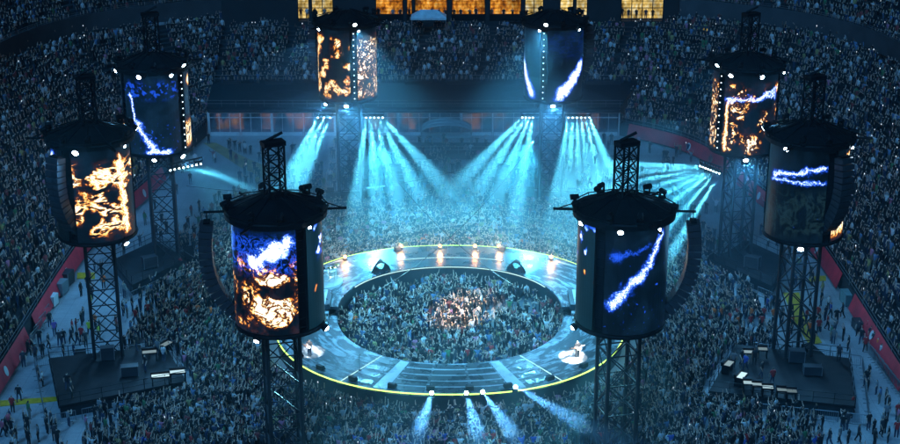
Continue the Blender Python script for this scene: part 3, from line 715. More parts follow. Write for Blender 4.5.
# ------------------------------------------------------------------ towers
def truss(m, c, wd, z0, z1, rz, rl, rb, bay):
    cs = [Vector((sx * wd / 2, sy * wd / 2, 0)) for sx, sy in ((-1, -1), (1, -1), (1, 1), (-1, 1))]
    cs = [Matrix.Rotation(rz, 3, 'Z') @ q + Vector(c) for q in cs]
    n = max(1, round((z1 - z0) / bay)); h = (z1 - z0) / n; legs = []
    for q in cs:
        l = MB(); l.bar(q + Vector((0, 0, z0)), q + Vector((0, 0, z1)), rl, 6); legs.append(l)
    for k in range(n):
        for i in range(4):
            a, b = cs[i], cs[(i + 1) % 4]; za, zb = z0 + k * h, z0 + (k + 1) * h
            m.bar(a + Vector((0, 0, zb)), b + Vector((0, 0, zb)), rb, 4)
            if k == 0: m.bar(a + Vector((0, 0, za)), b + Vector((0, 0, za)), rb, 4)
            m.bar(a + Vector((0, 0, za)), b + Vector((0, 0, zb)), rb, 4); m.bar(b + Vector((0, 0, za)), a + Vector((0, 0, zb)), rb, 4)
    return legs
def fac(a, r=1.0):  # angle a in degrees: 0 looks at the camera side, + towards picture right
    return Vector((r * math.sin(R(a)), -r * math.cos(R(a)), 0))
def panel_mesh(a0, a1, r, z0, z1, th=0.25, n=20):
    m = MB()
    for i in range(n + 1):
        a = a0 + (a1 - a0) * i / n; p, q = fac(a, r), fac(a, r - th)
        m.v.extend([(p.x, p.y, z0), (p.x, p.y, z1), (q.x, q.y, z1), (q.x, q.y, z0)])
    for i in range(n):
        b, c = 4 * i, 4 * i + 4
        m.f.append((b, c, c + 1, b + 1)); m.m.append(0)
        for j in (1, 2, 3): m.f.append((b + j, c + j, c + (j + 1) % 4, b + (j + 1) % 4)); m.m.append(1)
    m.f += [(3, 2, 1, 0), (4 * n, 4 * n + 1, 4 * n + 2, 4 * n + 3)]; m.m += [1, 1]
    return m
def panel_uv(o, a0, r, z0):
    me = o.data; uv = me.uv_layers.new(name='UVMap')
    for l in me.loops:
        co = me.vertices[l.vertex_index].co; a = math.degrees(math.atan2(co.x, -co.y)); d = (a - a0) % 360
        if d > 350: d -= 360
        uv.data[l.index].uv = (R(d) * r, co.z - z0)
LAMP_E = 2200
def beam_dir(a, el): return fac(a) * math.cos(R(el)) + Vector((0, 0, math.sin(R(el))))
def tower(label, x, y, gap, panels, top_lamps, low_lamps, dots=None, tw=2.5, trz=0.25, mast=True, extra_bar=True, fixt=8):
    e = empty('screen_tower', (x, y, 0)); tag(e, label, 'screen tower', 'lamp towers with round screens around the stage')
    pos = Vector((x, y, 0))
    br = MB(); legs = truss(br, (0, 0, 0), tw, 0.35, Z1 - 0.2, trz, 0.17, 0.06, 2.5)
    for l in legs: l.build('leg', M['truss'], e)
    br.build('bracing', M['truss'], e)
    m = MB(); m.box((0, 0, 0.17), (4.4, 4.4, 0.34), trz)
    for sx in (-1, 1): m.box(Matrix.Rotation(trz, 3, 'Z') @ Vector((sx * 2.5, 0, 0.5)), (1.0, 4.0, 0.98), trz)
    m.build('ballast_base', M['black'], e)
    # inner core that carries the screens
    br = MB(); legs = truss(br, (0, 0, 0), 2.2, Z1 - 0.19, Z2 + 0.2, trz, 0.12, 0.05, 2.1)
    for l in legs[:]: br.v  # legs of the core stay with its bracing
    for l in legs:
        b = len(br.v); br.v.extend(l.v); br.f.extend(tuple(b + i for i in f) for f in l.f); br.m.extend(l.m)
    br.build('core_truss', M['black'], e)
    m = MB(); m.lathe([(RT - 0.35, 0), (RT - 0.3, 0)], n=6) if False else None
    for i in range(3):
        a0 = gap + 120 * i + 7.5; a1 = gap + 120 * (i + 1) - 7.5
        o = panel_mesh(a0, a1, RT, Z1, Z2).build('screen_panel', [SM[panels[i]], M['black']], e); panel_uv(o, a0, RT, Z1)
        # structure seen in the gap: two uprights, rungs and the masking drape behind
        gp = gap + 120 * i
        m = MB()
        for s in (-6.2, 6.2): m.bar(fac(gp + s, RT - 0.1) + Vector((0, 0, Z1 - 0.3)), fac(gp + s, RT - 0.1) + Vector((0, 0, Z2 + 0.3)), 0.06, 5)
        for k in range(12):
            z = Z1 + 0.35 + k * 0.7; m.bar(fac(gp - 6.2, RT - 0.1) + Vector((0, 0, z)), fac(gp + 6.2, RT - 0.1) + Vector((0, 0, z)), 0.035, 4)
        m.build('gap_ladder', M['black'], e)
        m = MB(); c = fac(gp, RT - 0.55); m.box(c + Vector((0, 0, (Z1 + Z2) / 2)), (1.3, 0.06, Z2 - Z1), R(gp)); m.build('gap_drape', M['cloth'], e)
    # bottom ring with slung lamps, top ring and cone roof
    m = MB(); m.lathe([(RT - 0.5, -0.35), (RT + 0.06, -0.35), (RT + 0.12, -0.2), (RT + 0.06, -0.06), (RT - 0.5, -0.06)], (0, 0, Z1), 40); m.build('bottom_ring', M['black'], e)
    m = MB(); m.lathe([(RT + 0.05, 0.04), (RT + 0.42, 0.1), (RT + 0.46, 0.5), (RT + 0.36, 0.62), (2.6, 0.95), (1.25, 1.5), (1.0, 1.55)], (0, 0, Z2), 40)
    m.build('cap', M['black'], e)
    m = MB()
    for k in range(12):
        a = k * 30 + 8; p = fac(a, RT + 0.5) + Vector((0, 0, Z2 + 0.5)); m.bar(p, fac(a, 0.9) + Vector((0, 0, Z2 + 1.75)), 0.06, 4)
        q = fac(a + 30, RT + 0.5) + Vector((0, 0, Z2 + 0.5)); m.bar(p + Vector((0, 0, .25)), q + Vector((0, 0, .25)), 0.05, 4); m.bar(p, p + Vector((0, 0, .3)), 0.05, 4)
    m.build('cap_rigging', M['black'], e)
    if mast:
        br = MB(); legs = truss(br, (0, 0, 0), 1.25, Z2 + 1.55, Z2 + 5.6, trz + 0.2, 0.09, 0.045, 1.15)
        for l in legs:
            b = len(br.v); br.v.extend(l.v); br.f.extend(tuple(b + i for i in f) for f in l.f); br.m.extend(l.m)
        br.box((0, 0, Z2 + 5.7), (1.7, 1.0, 0.35), trz + 0.2); br.bar((-0.5, 0, Z2 + 5.9), (0.7, 0.1, Z2 + 6.5), 0.12, 5)
        br.build('mast', M['black'], e)
    # moving heads standing on the rim
    for k in range(fixt):
        a = (k + 0.5) * 360 / fixt + 11 * ((k * 7) % 3 - 1); p = fac(a, RT + 0.3) + Vector((0, 0, Z2 + 0.62))
        m = MB(); m.box(p + Vector((0, 0, 0.1)), (0.42, 0.42, 0.2), R(a))
        for s in (-1, 1): m.box(p + Matrix.Rotation(R(a), 3, 'Z') @ Vector((s * 0.24, 0, 0.42)), (0.06, 0.2, 0.5), R(a))
        d = beam_dir(a + 20 * ((k % 3) - 1), -30 + 25 * (k % 2)); q = p + Vector((0, 0, 0.62))
        m.bar(q - d * 0.28, q + d * 0.36, 0.2, 8, r2=0.23); m.build('moving_head', M['black'], e)
    # outrigger booms with a chain hoist at the end
    for a in ((gap + 60, gap + 180, gap + 300)):
        m = MB(); m.bar(fac(a, RT) + Vector((0, 0, Z2 + 0.35)), fac(a, RT + 1.9) + Vector((0, 0, Z2 + 0.35)), 0.11, 5); m.bar(fac(a, RT + 1.8) + Vector((0, 0, Z2 + 0.3)), fac(a, RT + .2) + Vector((0, 0, Z2 + .9)), 0.05, 4)
        m.build('boom', M['black'], e)
    # lit floodlights with their yokes
    for lst, z, el in ((top_lamps, Z2 + 0.0, -28), (low_lamps, Z1 - 0.42, -35)):
        for a, s in lst:
            p = fac(a, RT + 0.42) + Vector((0, 0, z)); d = beam_dir(a, el)
            m = MB(); m.bar(p - d * 0.35, p - d * 0.02, 0.2 * s + 0.08, 10, r2=0.24 * s + 0.1); m.bar(p - d * 0.3, p - d * 0.3 + Vector((0, 0, 0.5 if z < Z2 else 0.3)), 0.05, 4)
            f = m.build('floodlight', M['black'], e)
            m = MB(); a_ = d.orthogonal().normalized(); b_ = d.cross(a_); r = 0.17 * s + 0.06
            vs = [p + d * 0.12 * (1 if 0 else 0) + a_ * r * math.cos(2 * PI * i / 14) + b_ * r * math.sin(2 * PI * i / 14) for i in range(14)] + [p + d * 0.13]
            m.add(vs, [(i, (i + 1) % 14, 14) for i in range(14)]); m.build('lens', M['lens'], f)
            spot('floodlight_beam', pos + p + d * 0.35, pos + p + d * 10, LAMP_E * s * s, 140, (0.13, 0.52, 1.0), 0.8, 0.2)
    if dots is not None:     # column of small lit lamps up the gap
        for k in range(12):
            z = Z1 + 0.35 + k * 0.7; p = fac(dots, RT - 0.02) + Vector((0, 0, z)); d = fac(dots)
            m = MB(); m.bar(p, p + d * 0.12, 0.11, 8, mi=0); m.lathe([(0.06, -0.02), (0.06, 0.06)], p + d * 0.13, 8, mi=1)
            m.build('marker_lamp', [M['black'], M['dot']], e)
    return e
def line_array(x, y, a, label, n=15, drop=8.2, bow=1.6, off=1.75, hang=0.0):
    """curved column of loudspeaker cabinets hung off a tower on its side a"""
    c = Vector((x, y, 0)) + fac(a, RT + off); e = empty('line_array', c + Vector((0, 0, Z2 + 0.1 - hang))); tag(e, label, 'loudspeakers', 'hanging loudspeaker columns')
    d = fac(a); side = Vector((-d.y, d.x, 0)); p = Vector((0, 0, -0.5)); ang = 6.0; hgt = drop / n
    m = MB(); m.bar((0, 0, 0.35), (0, 0, -0.4), 0.05, 5); m.box((0, 0, -0.4), (0.9, 0.5, 0.12), math.atan2(side.y, side.x)); m.bar(-d * 2.0 + Vector((0, 0, 0.35)), Vector((0, 0, 0.35)) + d * 0.2, 0.1, 5)
    m.build('hanging_frame', M['black'], e)
    for k in range(n):
        f = k / (n - 1); ang = -8 + 58 * f ** 1.5                 # pitch of the cabinet, front tips down
        fw = d * math.cos(R(ang)) + Vector((0, 0, -math.sin(R(ang)))); dn = -d * math.sin(R(ang)) + Vector((0, 0, -math.cos(R(ang))))
        c2 = p + dn * (hgt / 2); Mx = Matrix((side, fw, -dn)).transposed()
        m = MB(); m.box(c2, (1.35, 1.0, hgt * 0.84), M=Mx); m.box(c2 + fw * 0.5, (0.12, 0.06, hgt * 0.8), M=Mx)
        m.build('cabinet', M['array'], e); p = p + dn * hgt
    return e
TW = dict(nl=(-13.15, 106.7), nr=(13.15, 106.7), ml=(-31.6, 126.2), mr=(31.6, 126.2), bl=(-30.8, 151.9), br=(30.9, 151.9), fl=(-12.1, 172.7), fr=(12.2, 172.7))
T = {}
T['nl'] = tower('near left tower whose screen shows a gold flame mask under a blue burst', *TW['nl'], 38, ('s_sliver', 's_blue_top', 's_near_left'), [(46, 0.45)], [(-22, 0.8), (72, 1.0)])
T['nr'] = tower('near right tower whose screen shows one long diagonal lightning bolt', *TW['nr'], -36, ('s_near_right', 's_blue_top', 's_sliver'), [(-62, 0.8), (-10, 0.85), (36, 0.45)], [(-74, 1.0)])
T['ml'] = tower('left tower with gold flames lying across its screen, over the left black deck', *TW['ml'], -24, ('s_flame_bars', 's_blue_top', 's_blue_top'), [(-6, 1.15), (62, .4)], [(52, 1.0)])
T['mr'] = tower('right tower with a blue bolt high on its dark screen, over the right black deck', *TW['mr'], 24, ('s_gold_edge', 's_blue_top', 's_blue_bar'), [(-44, 0.9), (55, .45)], [(-14, 1.15)])
T['bl'] = tower('tower at the back left with a blue bolt curving down its screen', *TW['bl'], 61, ('s_gold_edge', 's_gold_edge', 's_curve'), [(-74, .95), (-12, .95), (38, .7)], [(-46, .7), (3, .85), (50, 1.1)], dots=61)
T['br'] = tower('tower at the back right with gold shapes and a blue wave on its screen', *TW['br'], -57, ('s_gold_masks', 's_gold_edge', 's_gold_white'), [(-36, .95), (12, .95), (62, .4)], [(-4, 1.1)], dots=-57)
T['fl'] = tower('far left tower with gold lace flames on its screen', *TW['fl'], 16, ('s_gold_white', 's_blue_top', 's_gold_lace'), [(-54, 1.1), (25, .4)], [(-40, .7), (0, 1.0)], dots=16, trz=0.1, tw=2.7, mast=False)
T['fr'] = tower('far right tower with white and blue wings of lightning on its screen', *TW['fr'], -23, ('s_wing_right', 's_blue_top', 's_wing_left'), [(45, .5), (-30, .4)], [(-3, 1.0)], dots=-23, trz=-0.1, tw=2.7, mast=False)
line_array(*TW['nl'], -84, 'curved loudspeaker column hanging on the left side of the near left tower')
line_array(*TW['nr'], 86, 'curved loudspeaker column hanging on the right side of the near right tower')
line_array(*TW['ml'], -30, 'curved loudspeaker column in front of the left tower screen gap', off=0.85)
line_array(*TW['mr'], 30, 'curved loudspeaker column in front of the right tower screen gap', off=0.85)
line_array(*TW['fl'], -118, 'loudspeaker column on the outer side of the far left tower', off=0.85)
line_array(*TW['fr'], 112, 'loudspeaker column on the outer side of the far right tower', off=0.85)
# ------------------------------------------------------------------ beam lights
BEAM = 10.0
def lamp_bar(p, q, n, label, targets, energy, size=4.8, col=(0.22, 0.80, 1.0), skip=None):
    """truss bar with n lit beam lamps; each beam goes to its target"""
    p, q = Vector(p), Vector(q); c = (p + q) / 2
    e = empty('lamp_bar', c); tag(e, label, 'lamp bar', 'bars of lit beam lamps on the towers')
    m = MB(); m.bar(p - c, q - c, 0.09, 6); m.bar(p - c + Vector((0, 0, 0.35)), q - c + Vector((0, 0, 0.35)), 0.09, 6)
    for k in range(n + 1):
        s = (p - c).lerp(q - c, k / n); m.bar(s, s + Vector((0, 0, 0.35)), 0.04, 4)
    m.build('bar', M['black'], e)
    for k in range(n):
        s = p.lerp(q, (k + 0.5) / n if skip is None else skip[k]) + Vector((0, 0, -0.3)); tg = Vector(targets[k]); d = (tg - s).normalized()
        m = MB(); m.bar(s - c - d * 0.3, s - c + d * 0.12, 0.16, 8, r2=0.2); m.bar(s - c, s - c + Vector((0, 0, 0.35)), 0.05, 4)
        f = m.build('beam_lamp', M['black'], e)
        m = MB(); m.bar(s - c + d * 0.121, s - c + d * 0.15, 0.075, 10); m.build('lens', M['lens_beam'], f)
        spot('beam', s + d * 0.3, tg, energy * BEAM, size, col, 1.0, 0.12)
BE = 26000
zb = 10.2
fy = TW['fl'][1] + 1.9
def fan(pts, Y): return [atY(x, y, Y) for x, y in pts]
lamp_bar((-16.2, fy, zb), (-8.0, fy, zb), 8, 'bar of lit lamps under the far left screen', fan(((284, 184), (290, 190), (297, 193), (356, 200), (376, 200), (396, 196), (416, 189), (438, 180)), 148), BE, skip=(.03, .12, .21, .74, .80, .86, .92, .98))
lamp_bar((8.6, fy, zb), (17.0, fy, zb), 10, 'bar of lit lamps under the far right screen', fan(((464, 178), (480, 186), (498, 194), (518, 199), (556, 198), (568, 200), (580, 200), (592, 197), (603, 192), (615, 184)), 148), BE, skip=(.02, .07, .12, .17, .68, .74, .80, .86, .92, .98))
lamp_bar((26.2, 150.0, 12.0), (28.0, 147.4, 12.0), 8, 'bar of lit lamps at the inner side of the back right tower', fan(((590, 164), (584, 176), (590, 190), (602, 204), (620, 216), (640, 226), (664, 232), (688, 226)), 137), BE * 3.2)
lamp_bar((-29.2, 147.6, 12.2), (-26.0, 150.2, 12.2), 8, 'bar of small lit lamps at the inner side of the back left tower', fan(((270, 168), (276, 176), (284, 186), (292, 196), (300, 204), (305, 210), (310, 216), (318, 222)), 132), BE * 0.45)
for x, y, z in ((-9, fy - 9, zb), (9.5, fy - 9, zb)): spot('added_haze_glow', (x, y, z - .6), (x * .4, 158, 0), 30000, 95, (0.1, 0.70, 1.0), 0.9, 0.3)  # wide spots added to fill the smoke and floor with cyan glow
spot('added_haze_glow', (26.5, 148, 11.6), (12, 146, 0), 34000, 85, (0.1, 0.70, 1.0), 0.9, 0.3)
spot('added_haze_glow', (-27, 148, 11.6), (-14, 152, 0), 12000, 85, (0.2, 0.74, 1.0), 0.9, 0.3)
lamp_bar((-29.2, 147.6, 12.2), (-26.0, 150.2, 12.2), 8, 'bar of small lit lamps at the inner side of the back left tower', fan(((270, 168), (276, 176), (284, 186), (292, 196), (300, 204), (305, 210), (310, 216), (318, 222)), 118), BE * 0.12)
# beam lamps on the front lip of the ring stage, shining out over the crowd towards the stands
def lip_lamp(px, py, tx, ty, label, en=600000, size=3.2):
    p = at(px, py, ZF + 0.12); p = p + (p - SC).normalized() * 0.25; tg = atY(tx, ty, p.y - 30)
    e = empty('lip_lamp', p); tag(e, label, 'stage lamp', 'blue white lamps on the front lip of the stage'); d = (tg - p).normalized()
    m = MB(); m.box((0, 0, 0.05), (0.5, 0.5, 0.1)); m.bar((-.22, 0, .1), (-.22, 0, .45), .04, 4); m.bar((.22, 0, .1), (.22, 0, .45), .04, 4); m.build('yoke', M['black'], e)
    c = Vector((0, 0, 0.42)); m = MB(); m.bar(c - d * 0.3, c + d * 0.2, 0.16, 8, r2=0.2); h = m.build('lamp_head', M['black'], e)
    m = MB(); m.bar(c + d * 0.2, c + d * 0.23, 0.17, 10); m.build('lens', M['lens'], h)
    spot('lip_beam', p + c + d * 0.35, tg, en, size, (0.25, 0.56, 1.0), 0.7, 0.1)
lip_lamp(432, 396, 416, 440, 'lit lamp on the front lip, beam fanning down the middle left crowd')
lip_lamp(466, 396, 480, 444, 'lit lamp on the front lip just right of centre, straight beam')
lip_lamp(482, 395, 520, 444, 'lit lamp on the front lip between its two right hand neighbours')
lip_lamp(514, 390, 600, 434, 'lit lamp on the front lip with the most slanted beam', 600000, 3.2)
# stage wash from the tower lamps (the lit lamps on the inner sides of the caps)
WASH = 1.35
for k, (tx, ty) in TW.items():
    src = Vector((tx, ty, Z2 + 0.9)) + (SC - Vector((tx, ty, 0))).normalized() * (RT + 0.5)
    e = empty('stage_wash_lamp', src); tag(e, 'stage facing floodlight on the rim of the %s tower' % dict(nl='near left', nr='near right', ml='left', mr='right', bl='back left', br='back right', fl='far left', fr='far right')[k], 'floodlight')
    d = (SC - src).normalized(); m = MB(); m.bar(-d * 0.3, d * 0.15, 0.22, 10, r2=0.27); m.bar((0, 0, -0.35), (0, 0, 0), 0.06, 4); f = m.build('housing', M['black'], e)
    m = MB(); m.bar(d * 0.15, d * 0.18, 0.23, 10); m.build('lens', M['lens_beam'], f)
    aim = SC + (Vector((tx, ty, 0)) - SC) * (-0.12)
    spot('stage_wash', src + d * 0.4, aim, 15000 * WASH, 50, (0.14, 0.60, 1.0), 0.8, 0.25)
src = Vector((TW['nr'][0] - 1, TW['nr'][1] + 4.2, Z2 + 0.9))
spot('follow_spot', src, at(573, 357, ZF), 260000, 6.0, (1.0, 0.97, 0.92), 0.12, 0.1)
src = Vector((TW['nl'][0] + 1, TW['nl'][1] + 4.2, Z2 + 0.9))
spot('follow_spot', src, at(312, 352, ZF), 80000, 5.5, (1.0, 0.95, 0.9), 0.3, 0.1)
spot('follow_spot', Vector((TW['fl'][0], TW['fl'][1] - 4.5, Z2)), at(322, 278, ZB), 30000, 5.5, (1.0, 0.86, 0.66), 0.4, 0.1)
spot('pit_spot', Vector((TW['nl'][0] + 2, TW['nl'][1] + 4.2, Z2 + .6)), at(462, 310, 1.5), 120000, 12, (1.0, 0.62, 0.32), 0.8, 0.15)
# ------------------------------------------------------------------ black decks under the side towers
def inpoly(x, y, P):
    c = False; n = len(P)
    for i in range(n):
        x1, y1 = P[i]; x2, y2 = P[(i + 1) % n]
        if (y1 > y) != (y2 > y) and x < (x2 - x1) * (y - y1) / (y2 - y1) + x1: c = not c
    return c
def grow(P, d):
    cx = sum(p[0] for p in P) / len(P); cy_ = sum(p[1] for p in P) / len(P); out = []
    for x, y in P:
        v = Vector((x - cx, y - cy_)); v = v * ((v.length + d) / v.length); out.append((cx + v.x, cy_ + v.y))
    return out
DZ = 1.25
DECKS = {}
def deck(key, px, label):
    P = [tuple(at(a, b, DZ).xy) for a, b in px]
    ar = sum(P[i][0] * P[(i + 1) % len(P)][1] - P[(i + 1) % len(P)][0] * P[i][1] for i in range(len(P)))
    if ar < 0: P = P[::-1]
    DECKS[key] = P
    c = (sum(p[0] for p in P) / len(P), sum(p[1] for p in P) / len(P), 0)
    e = empty('tower_deck', c); tag(e, label, 'platform', 'black decks around the side towers')
    m = MB(); m.prism(P, DZ - 0.12, DZ); m.prism(grow(P, 0.08), DZ - 0.2, DZ - 0.125); kid(m, 'deck', simple('black deck board', (0.006, 0.007, 0.009), 0.7, 0, 0.5, 0.7), e, c)
    m = MB(); m.prism(grow(P, -0.15), 0, DZ - 0.21); kid(m, 'skirt', M['skirt'], e, c)
    n = len(P)
    for i in range(n):
        a, b = Vector((*P[i], DZ)), Vector((*P[(i + 1) % n], DZ)); m = MB(); L = (b - a).length; k = max(2, round(L / 1.8))
        for j in range(k + 1):
            q = a.lerp(b, j / k); m.bar(q, q + Vector((0, 0, 1.0)), 0.035, 4)
        for z in (0.5, 1.0): m.bar(a + Vector((0, 0, z)), b + Vector((0, 0, z)), 0.03, 4)
        kid(m, 'railing', M['truss'], e, c)
    # crowd barriers standing round the foot
    G_ = grow(P, 1.7)
    for i in range(n):
        a, b = Vector((*G_[i], 0)), Vector((*G_[(i + 1) % n], 0)); d = (b - a); L = d.length; d.normalize(); k = max(1, int(L / 2.4)); rz = math.atan2(d.y, d.x)
        for j in range(k):
            q = a + d * (L * (j + 0.5) / k); BAR.append((q.x, q.y, rz))
BAR = []
deck('ml', ((49, 358), (59, 406), (186, 381), (165, 345)), 'black deck around the left tower in the lower left, dark and nearly bare')
deck('mr', ((736, 344), (709, 391), (855, 406), (849, 358)), 'black deck around the right tower in the lower right, lit desks along its front')
deck('bl', ((185, 260), (156, 240), (112, 260), (132, 285)), 'black deck around the back left tower')
deck('br', ((713, 260), (746, 240), (788, 259), (772, 286)), 'black deck around the back right tower')
# crowd barrier: one built, the rest copied
def make_barrier():
    e = empty('crowd_barrier'); tag(e, 'grey crowd barrier in the rows fencing the black decks and the wall', 'barrier', 'crowd barriers')
    m = MB(); m.path([(-1.1, 0, 0.12), (-1.1, 0, 1.08), (1.1, 0, 1.08), (1.1, 0, 0.12), (-1.1, 0, 0.12)], 0.035, 5); m.build('frame', M['grey'], e)
    m = MB()
    for k in range(1, 12): m.bar((-1.1 + 0.183 * k, 0, 0.12), (-1.1 + 0.183 * k, 0, 1.08), 0.014, 4)
    m.build('bars', M['grey'], e)
    m = MB(); m.box((-0.8, 0, 0.03), (0.06, 0.6, 0.05)); m.box((0.8, 0, 0.03), (0.06, 0.6, 0.05)); m.bar((-.8, 0, .05), (-.8, 0, .13), .03, 4); m.bar((.8, 0, .05), (.8, 0, .13), .03, 4); m.build('foot', M['grey'], e)
    return e
for k in range(9):
    p = at(870 + k * 4.0, 356 + k * 5.2); BAR.append((p.x, p.y, R(98)))
for k in range(5):
    p = at(46 - k * 3.6, 318 + k * 7.5); BAR.append((p.x, p.y, R(84)))
for k in range(6):
    p = at(208 + k * 11, 318); BAR.append((p.x, p.y, R(2)))
proto = make_barrier(); first = True
for x, y, rz in BAR:
    o = proto if first else copy_tree(proto); first = False
    o.location = (x, y, 0); o.rotation_euler = (0, 0, rz)
# ------------------------------------------------------------------ floor things
def strip(px, name, label, cat, mt, z0=0.0, z1=0.06, group=None):
    P = [tuple(at(a, b).xy) for a, b in px]
    ar = sum(P[i][0] * P[(i + 1) % len(P)][1] - P[(i + 1) % len(P)][0] * P[i][1] for i in range(len(P)))
    if ar < 0: P = P[::-1]
    m = MB(); m.prism(P, z0 + 0.004, z1); tag(m.build(name, mt), label, cat, group)
YG = 'yellow ramps on the white floor'
strip(((0, 401), (44, 398), (58, 397), (58, 401), (44, 402.5), (0, 406.5)), 'cable_ramp', 'yellow cable ramp running from the left wall to the left black deck', 'cable ramp', M['yellow'], group=YG)
strip(((77, 273), (95, 273), (95, 279), (77, 279)), 'cable_ramp', 'short yellow ramp beside the red banner on the left', 'cable ramp', M['yellow'], group=YG)
strip(((783, 293), (799, 293), (806, 318), (822, 343), (809, 345), (795, 322)), 'cable_ramp', 'wide yellow ramp slanting past the foot of the right tower', 'cable ramp', M['yellow'], group=YG)
strip(((809, 277), (826, 276), (826, 281), (809, 282)), 'cable_ramp', 'short yellow ramp by the red banner on the right', 'cable ramp', M['yellow'], group=YG)
M['tan'] = simple('tan floor strip', (0.34, 0.24, 0.10), 0.7, 0, 0.4, 0.6)
strip(((203, 143), (216, 143), (246, 158), (280, 172), (290, 182), (272, 182), (240, 167)), 'floor_runner', 'tan runner slanting over the far left floor', 'floor runner', M['tan'], 0, 0.03, 'tan floor runners')
strip(((380, 196), (398, 190), (402, 197), (388, 203)), 'floor_runner', 'short tan runner on the hazy far floor', 'floor runner', M['tan'], 0, 0.03, 'tan floor runners')
def case(px, py, d, rz, label, mt, name='equipment_case', lid=True, z=0.0):
    p = at(px, py, z); e = empty(name, p, R(rz)); tag(e, label, 'case', 'equipment cases on the floor')
    m = MB(); m.box((0, 0, d[2] * 0.4 + 0.14), (d[0], d[1], d[2] * 0.8)); m.build('body', mt, e)
    m = MB(); m.box((0, 0, d[2] * 0.9 + 0.15), (d[0] + .03, d[1] + .03, d[2] * 0.2 - 0.01)); m.build('lid', mt, e)
    m = MB()
    for sx in (-1, 1):
        for sy in (-1, 1): m.box((sx * d[0] / 2, sy * d[1] / 2, d[2] / 2 + .14), (0.06, 0.06, d[2] + .02))
    m.build('edging', M['grey'], e)
    for sx in (-1, 1):
        for sy in (-1, 1):
            m = MB(); m.bar((sx * d[0] * .38 - .03, sy * d[1] * .36, 0.07), (sx * d[0] * .38 + .03, sy * d[1] * .36, 0.07), 0.07, 8); m.build('caster', M['black'], e)
G1 = simple('grey case panel', (0.16, 0.2, 0.21), 0.5); B1 = simple('black case panel', (0.03, 0.034, 0.04), 0.5)
case(61, 294, (1.6, 1.1, 1.3), 80, 'tall grey case parked by the red banner on the left', G1)
case(67, 285, (1.6, 1.1, 1.4), 80, 'black case parked just behind the tall grey case on the left', B1)
case(51, 306, (1.3, 1.2, 1.1), 82, 'white case parked nearest along the left red banner', M['white'])
case(848, 304, (1.8, 1.2, 1.2), 95, 'teal grey case parked against the right red banner', simple('teal case panel', (0.14, 0.24, 0.25), 0.5))
case(858, 330, (1.4, 0.9, 0.9), 95, 'low black case against the right wall near the stewards', B1)
case(130, 376, (1.5, .8, .9), 12, 'dark case standing on the left black deck', B1, z=DZ)
case(108, 360, (1.2, .8, 1.2), 12, 'taller dark case at the tower foot on the left black deck', B1, z=DZ)
case(812, 375, (1.6, .8, .8), -6, 'dark case at the outer end of the right black deck', B1, z=DZ)
case(796, 362, (1.4, .9, 1.1), -6, 'dark case at the tower foot on the right black deck', B1, z=DZ)
case(150, 268, (1.5, .9, 1.2), 30, 'dark case on the back left deck', B1, z=DZ)
case(752, 268, (1.5, .9, 1.2), -30, 'dark case on the back right deck', B1, z=DZ)
def desk(px, py, w, rz, label, lit, z=DZ, st=0.7):
    p = at(px, py, z); e = empty('control_desk', p, R(rz)); tag(e, label, 'desk', 'control desks on the black decks')
    m = MB(); m.box((0, 0, 0.82), (w, 0.9, 0.12)); m.box((0, 0.3, 1.0), (w, 0.3, 0.24)); m.build('desk_top', M['black'], e)
    m = MB(); m.box((0, -0.1, 0.895), (w * 0.9, 0.6, 0.02)); m.build('lit_surface', glow('lit desk surface', lit, st), e)
    for s in (-1, 1):
        m = MB(); m.box((s * w * .42, 0, 0.38), (0.1, 0.7, 0.75)); m.build('leg', M['black'], e)
CW = (0.55, 0.8, 0.9)
for i, (px, py, w, rz, s) in enumerate(((740, 384, 1.4, 60, .8), (748, 391, 1.0, -6, .45), (757, 393, 1.0, -6, .35), (767, 395.5, 1.0, -6, .45), (781, 398, .9, -6, .2), (791, 399.5, .9, -6, .15), (727, 372, 1.2, 60, .3), (748, 360, 1.0, -6, .3), (762, 357, .9, -6, .2))):
    desk(px, py, w, rz, ('bright lit desk at the inner end of the right black deck', 'first small lit desk along the front edge of the right deck', 'second small lit desk along the front edge of the right deck', 'third small lit desk along the front edge of the right deck',
         'dim desk after the three lit ones on the right deck', 'dimmest desk nearest the middle of the right deck front', 'lit desk on the crowd side of the right deck', 'small lit desk at the back of the right deck', 'dim desk next to the tower on the right deck')[i], CW, DZ, s)
for i, (px, py, w, rz, s) in enumerate(((161, 384, 1.7, 12, .8), (178, 380, 1.5, 12, .7), (150, 360, 1.4, 12, .25), (166, 352, 1.2, 60, .2))):
    desk(px, py, w, rz, ('bright lit desk at the front inner corner of the left deck', 'second bright desk right at the corner of the left deck', 'dim desk in the middle of the left deck', 'dim desk at the back of the left deck')[i], CW, DZ, s)
def table(px, py, w, rz, label):
    p = at(px, py); e = empty('folding_table', p, R(rz)); tag(e, label, 'table', 'white tables before the right deck')
    m = MB(); m.box((0, 0, 0.74), (w, 0.75, 0.05)); m.build('table_top', M['white'], e)
    for sx in (-1, 1):
        for sy in (-1, 1): m = MB(); m.bar((sx * w * .42, sy * .3, 0), (sx * w * .42, sy * .3, .715), .025, 5); m.build('leg', M['grey'], e)
table(719, 407, 1.7, -8, 'white table in the crowd at the inner front corner of the right deck')
table(735, 410, 2.4, -6, 'longer white table in the crowd under the front of the right deck')
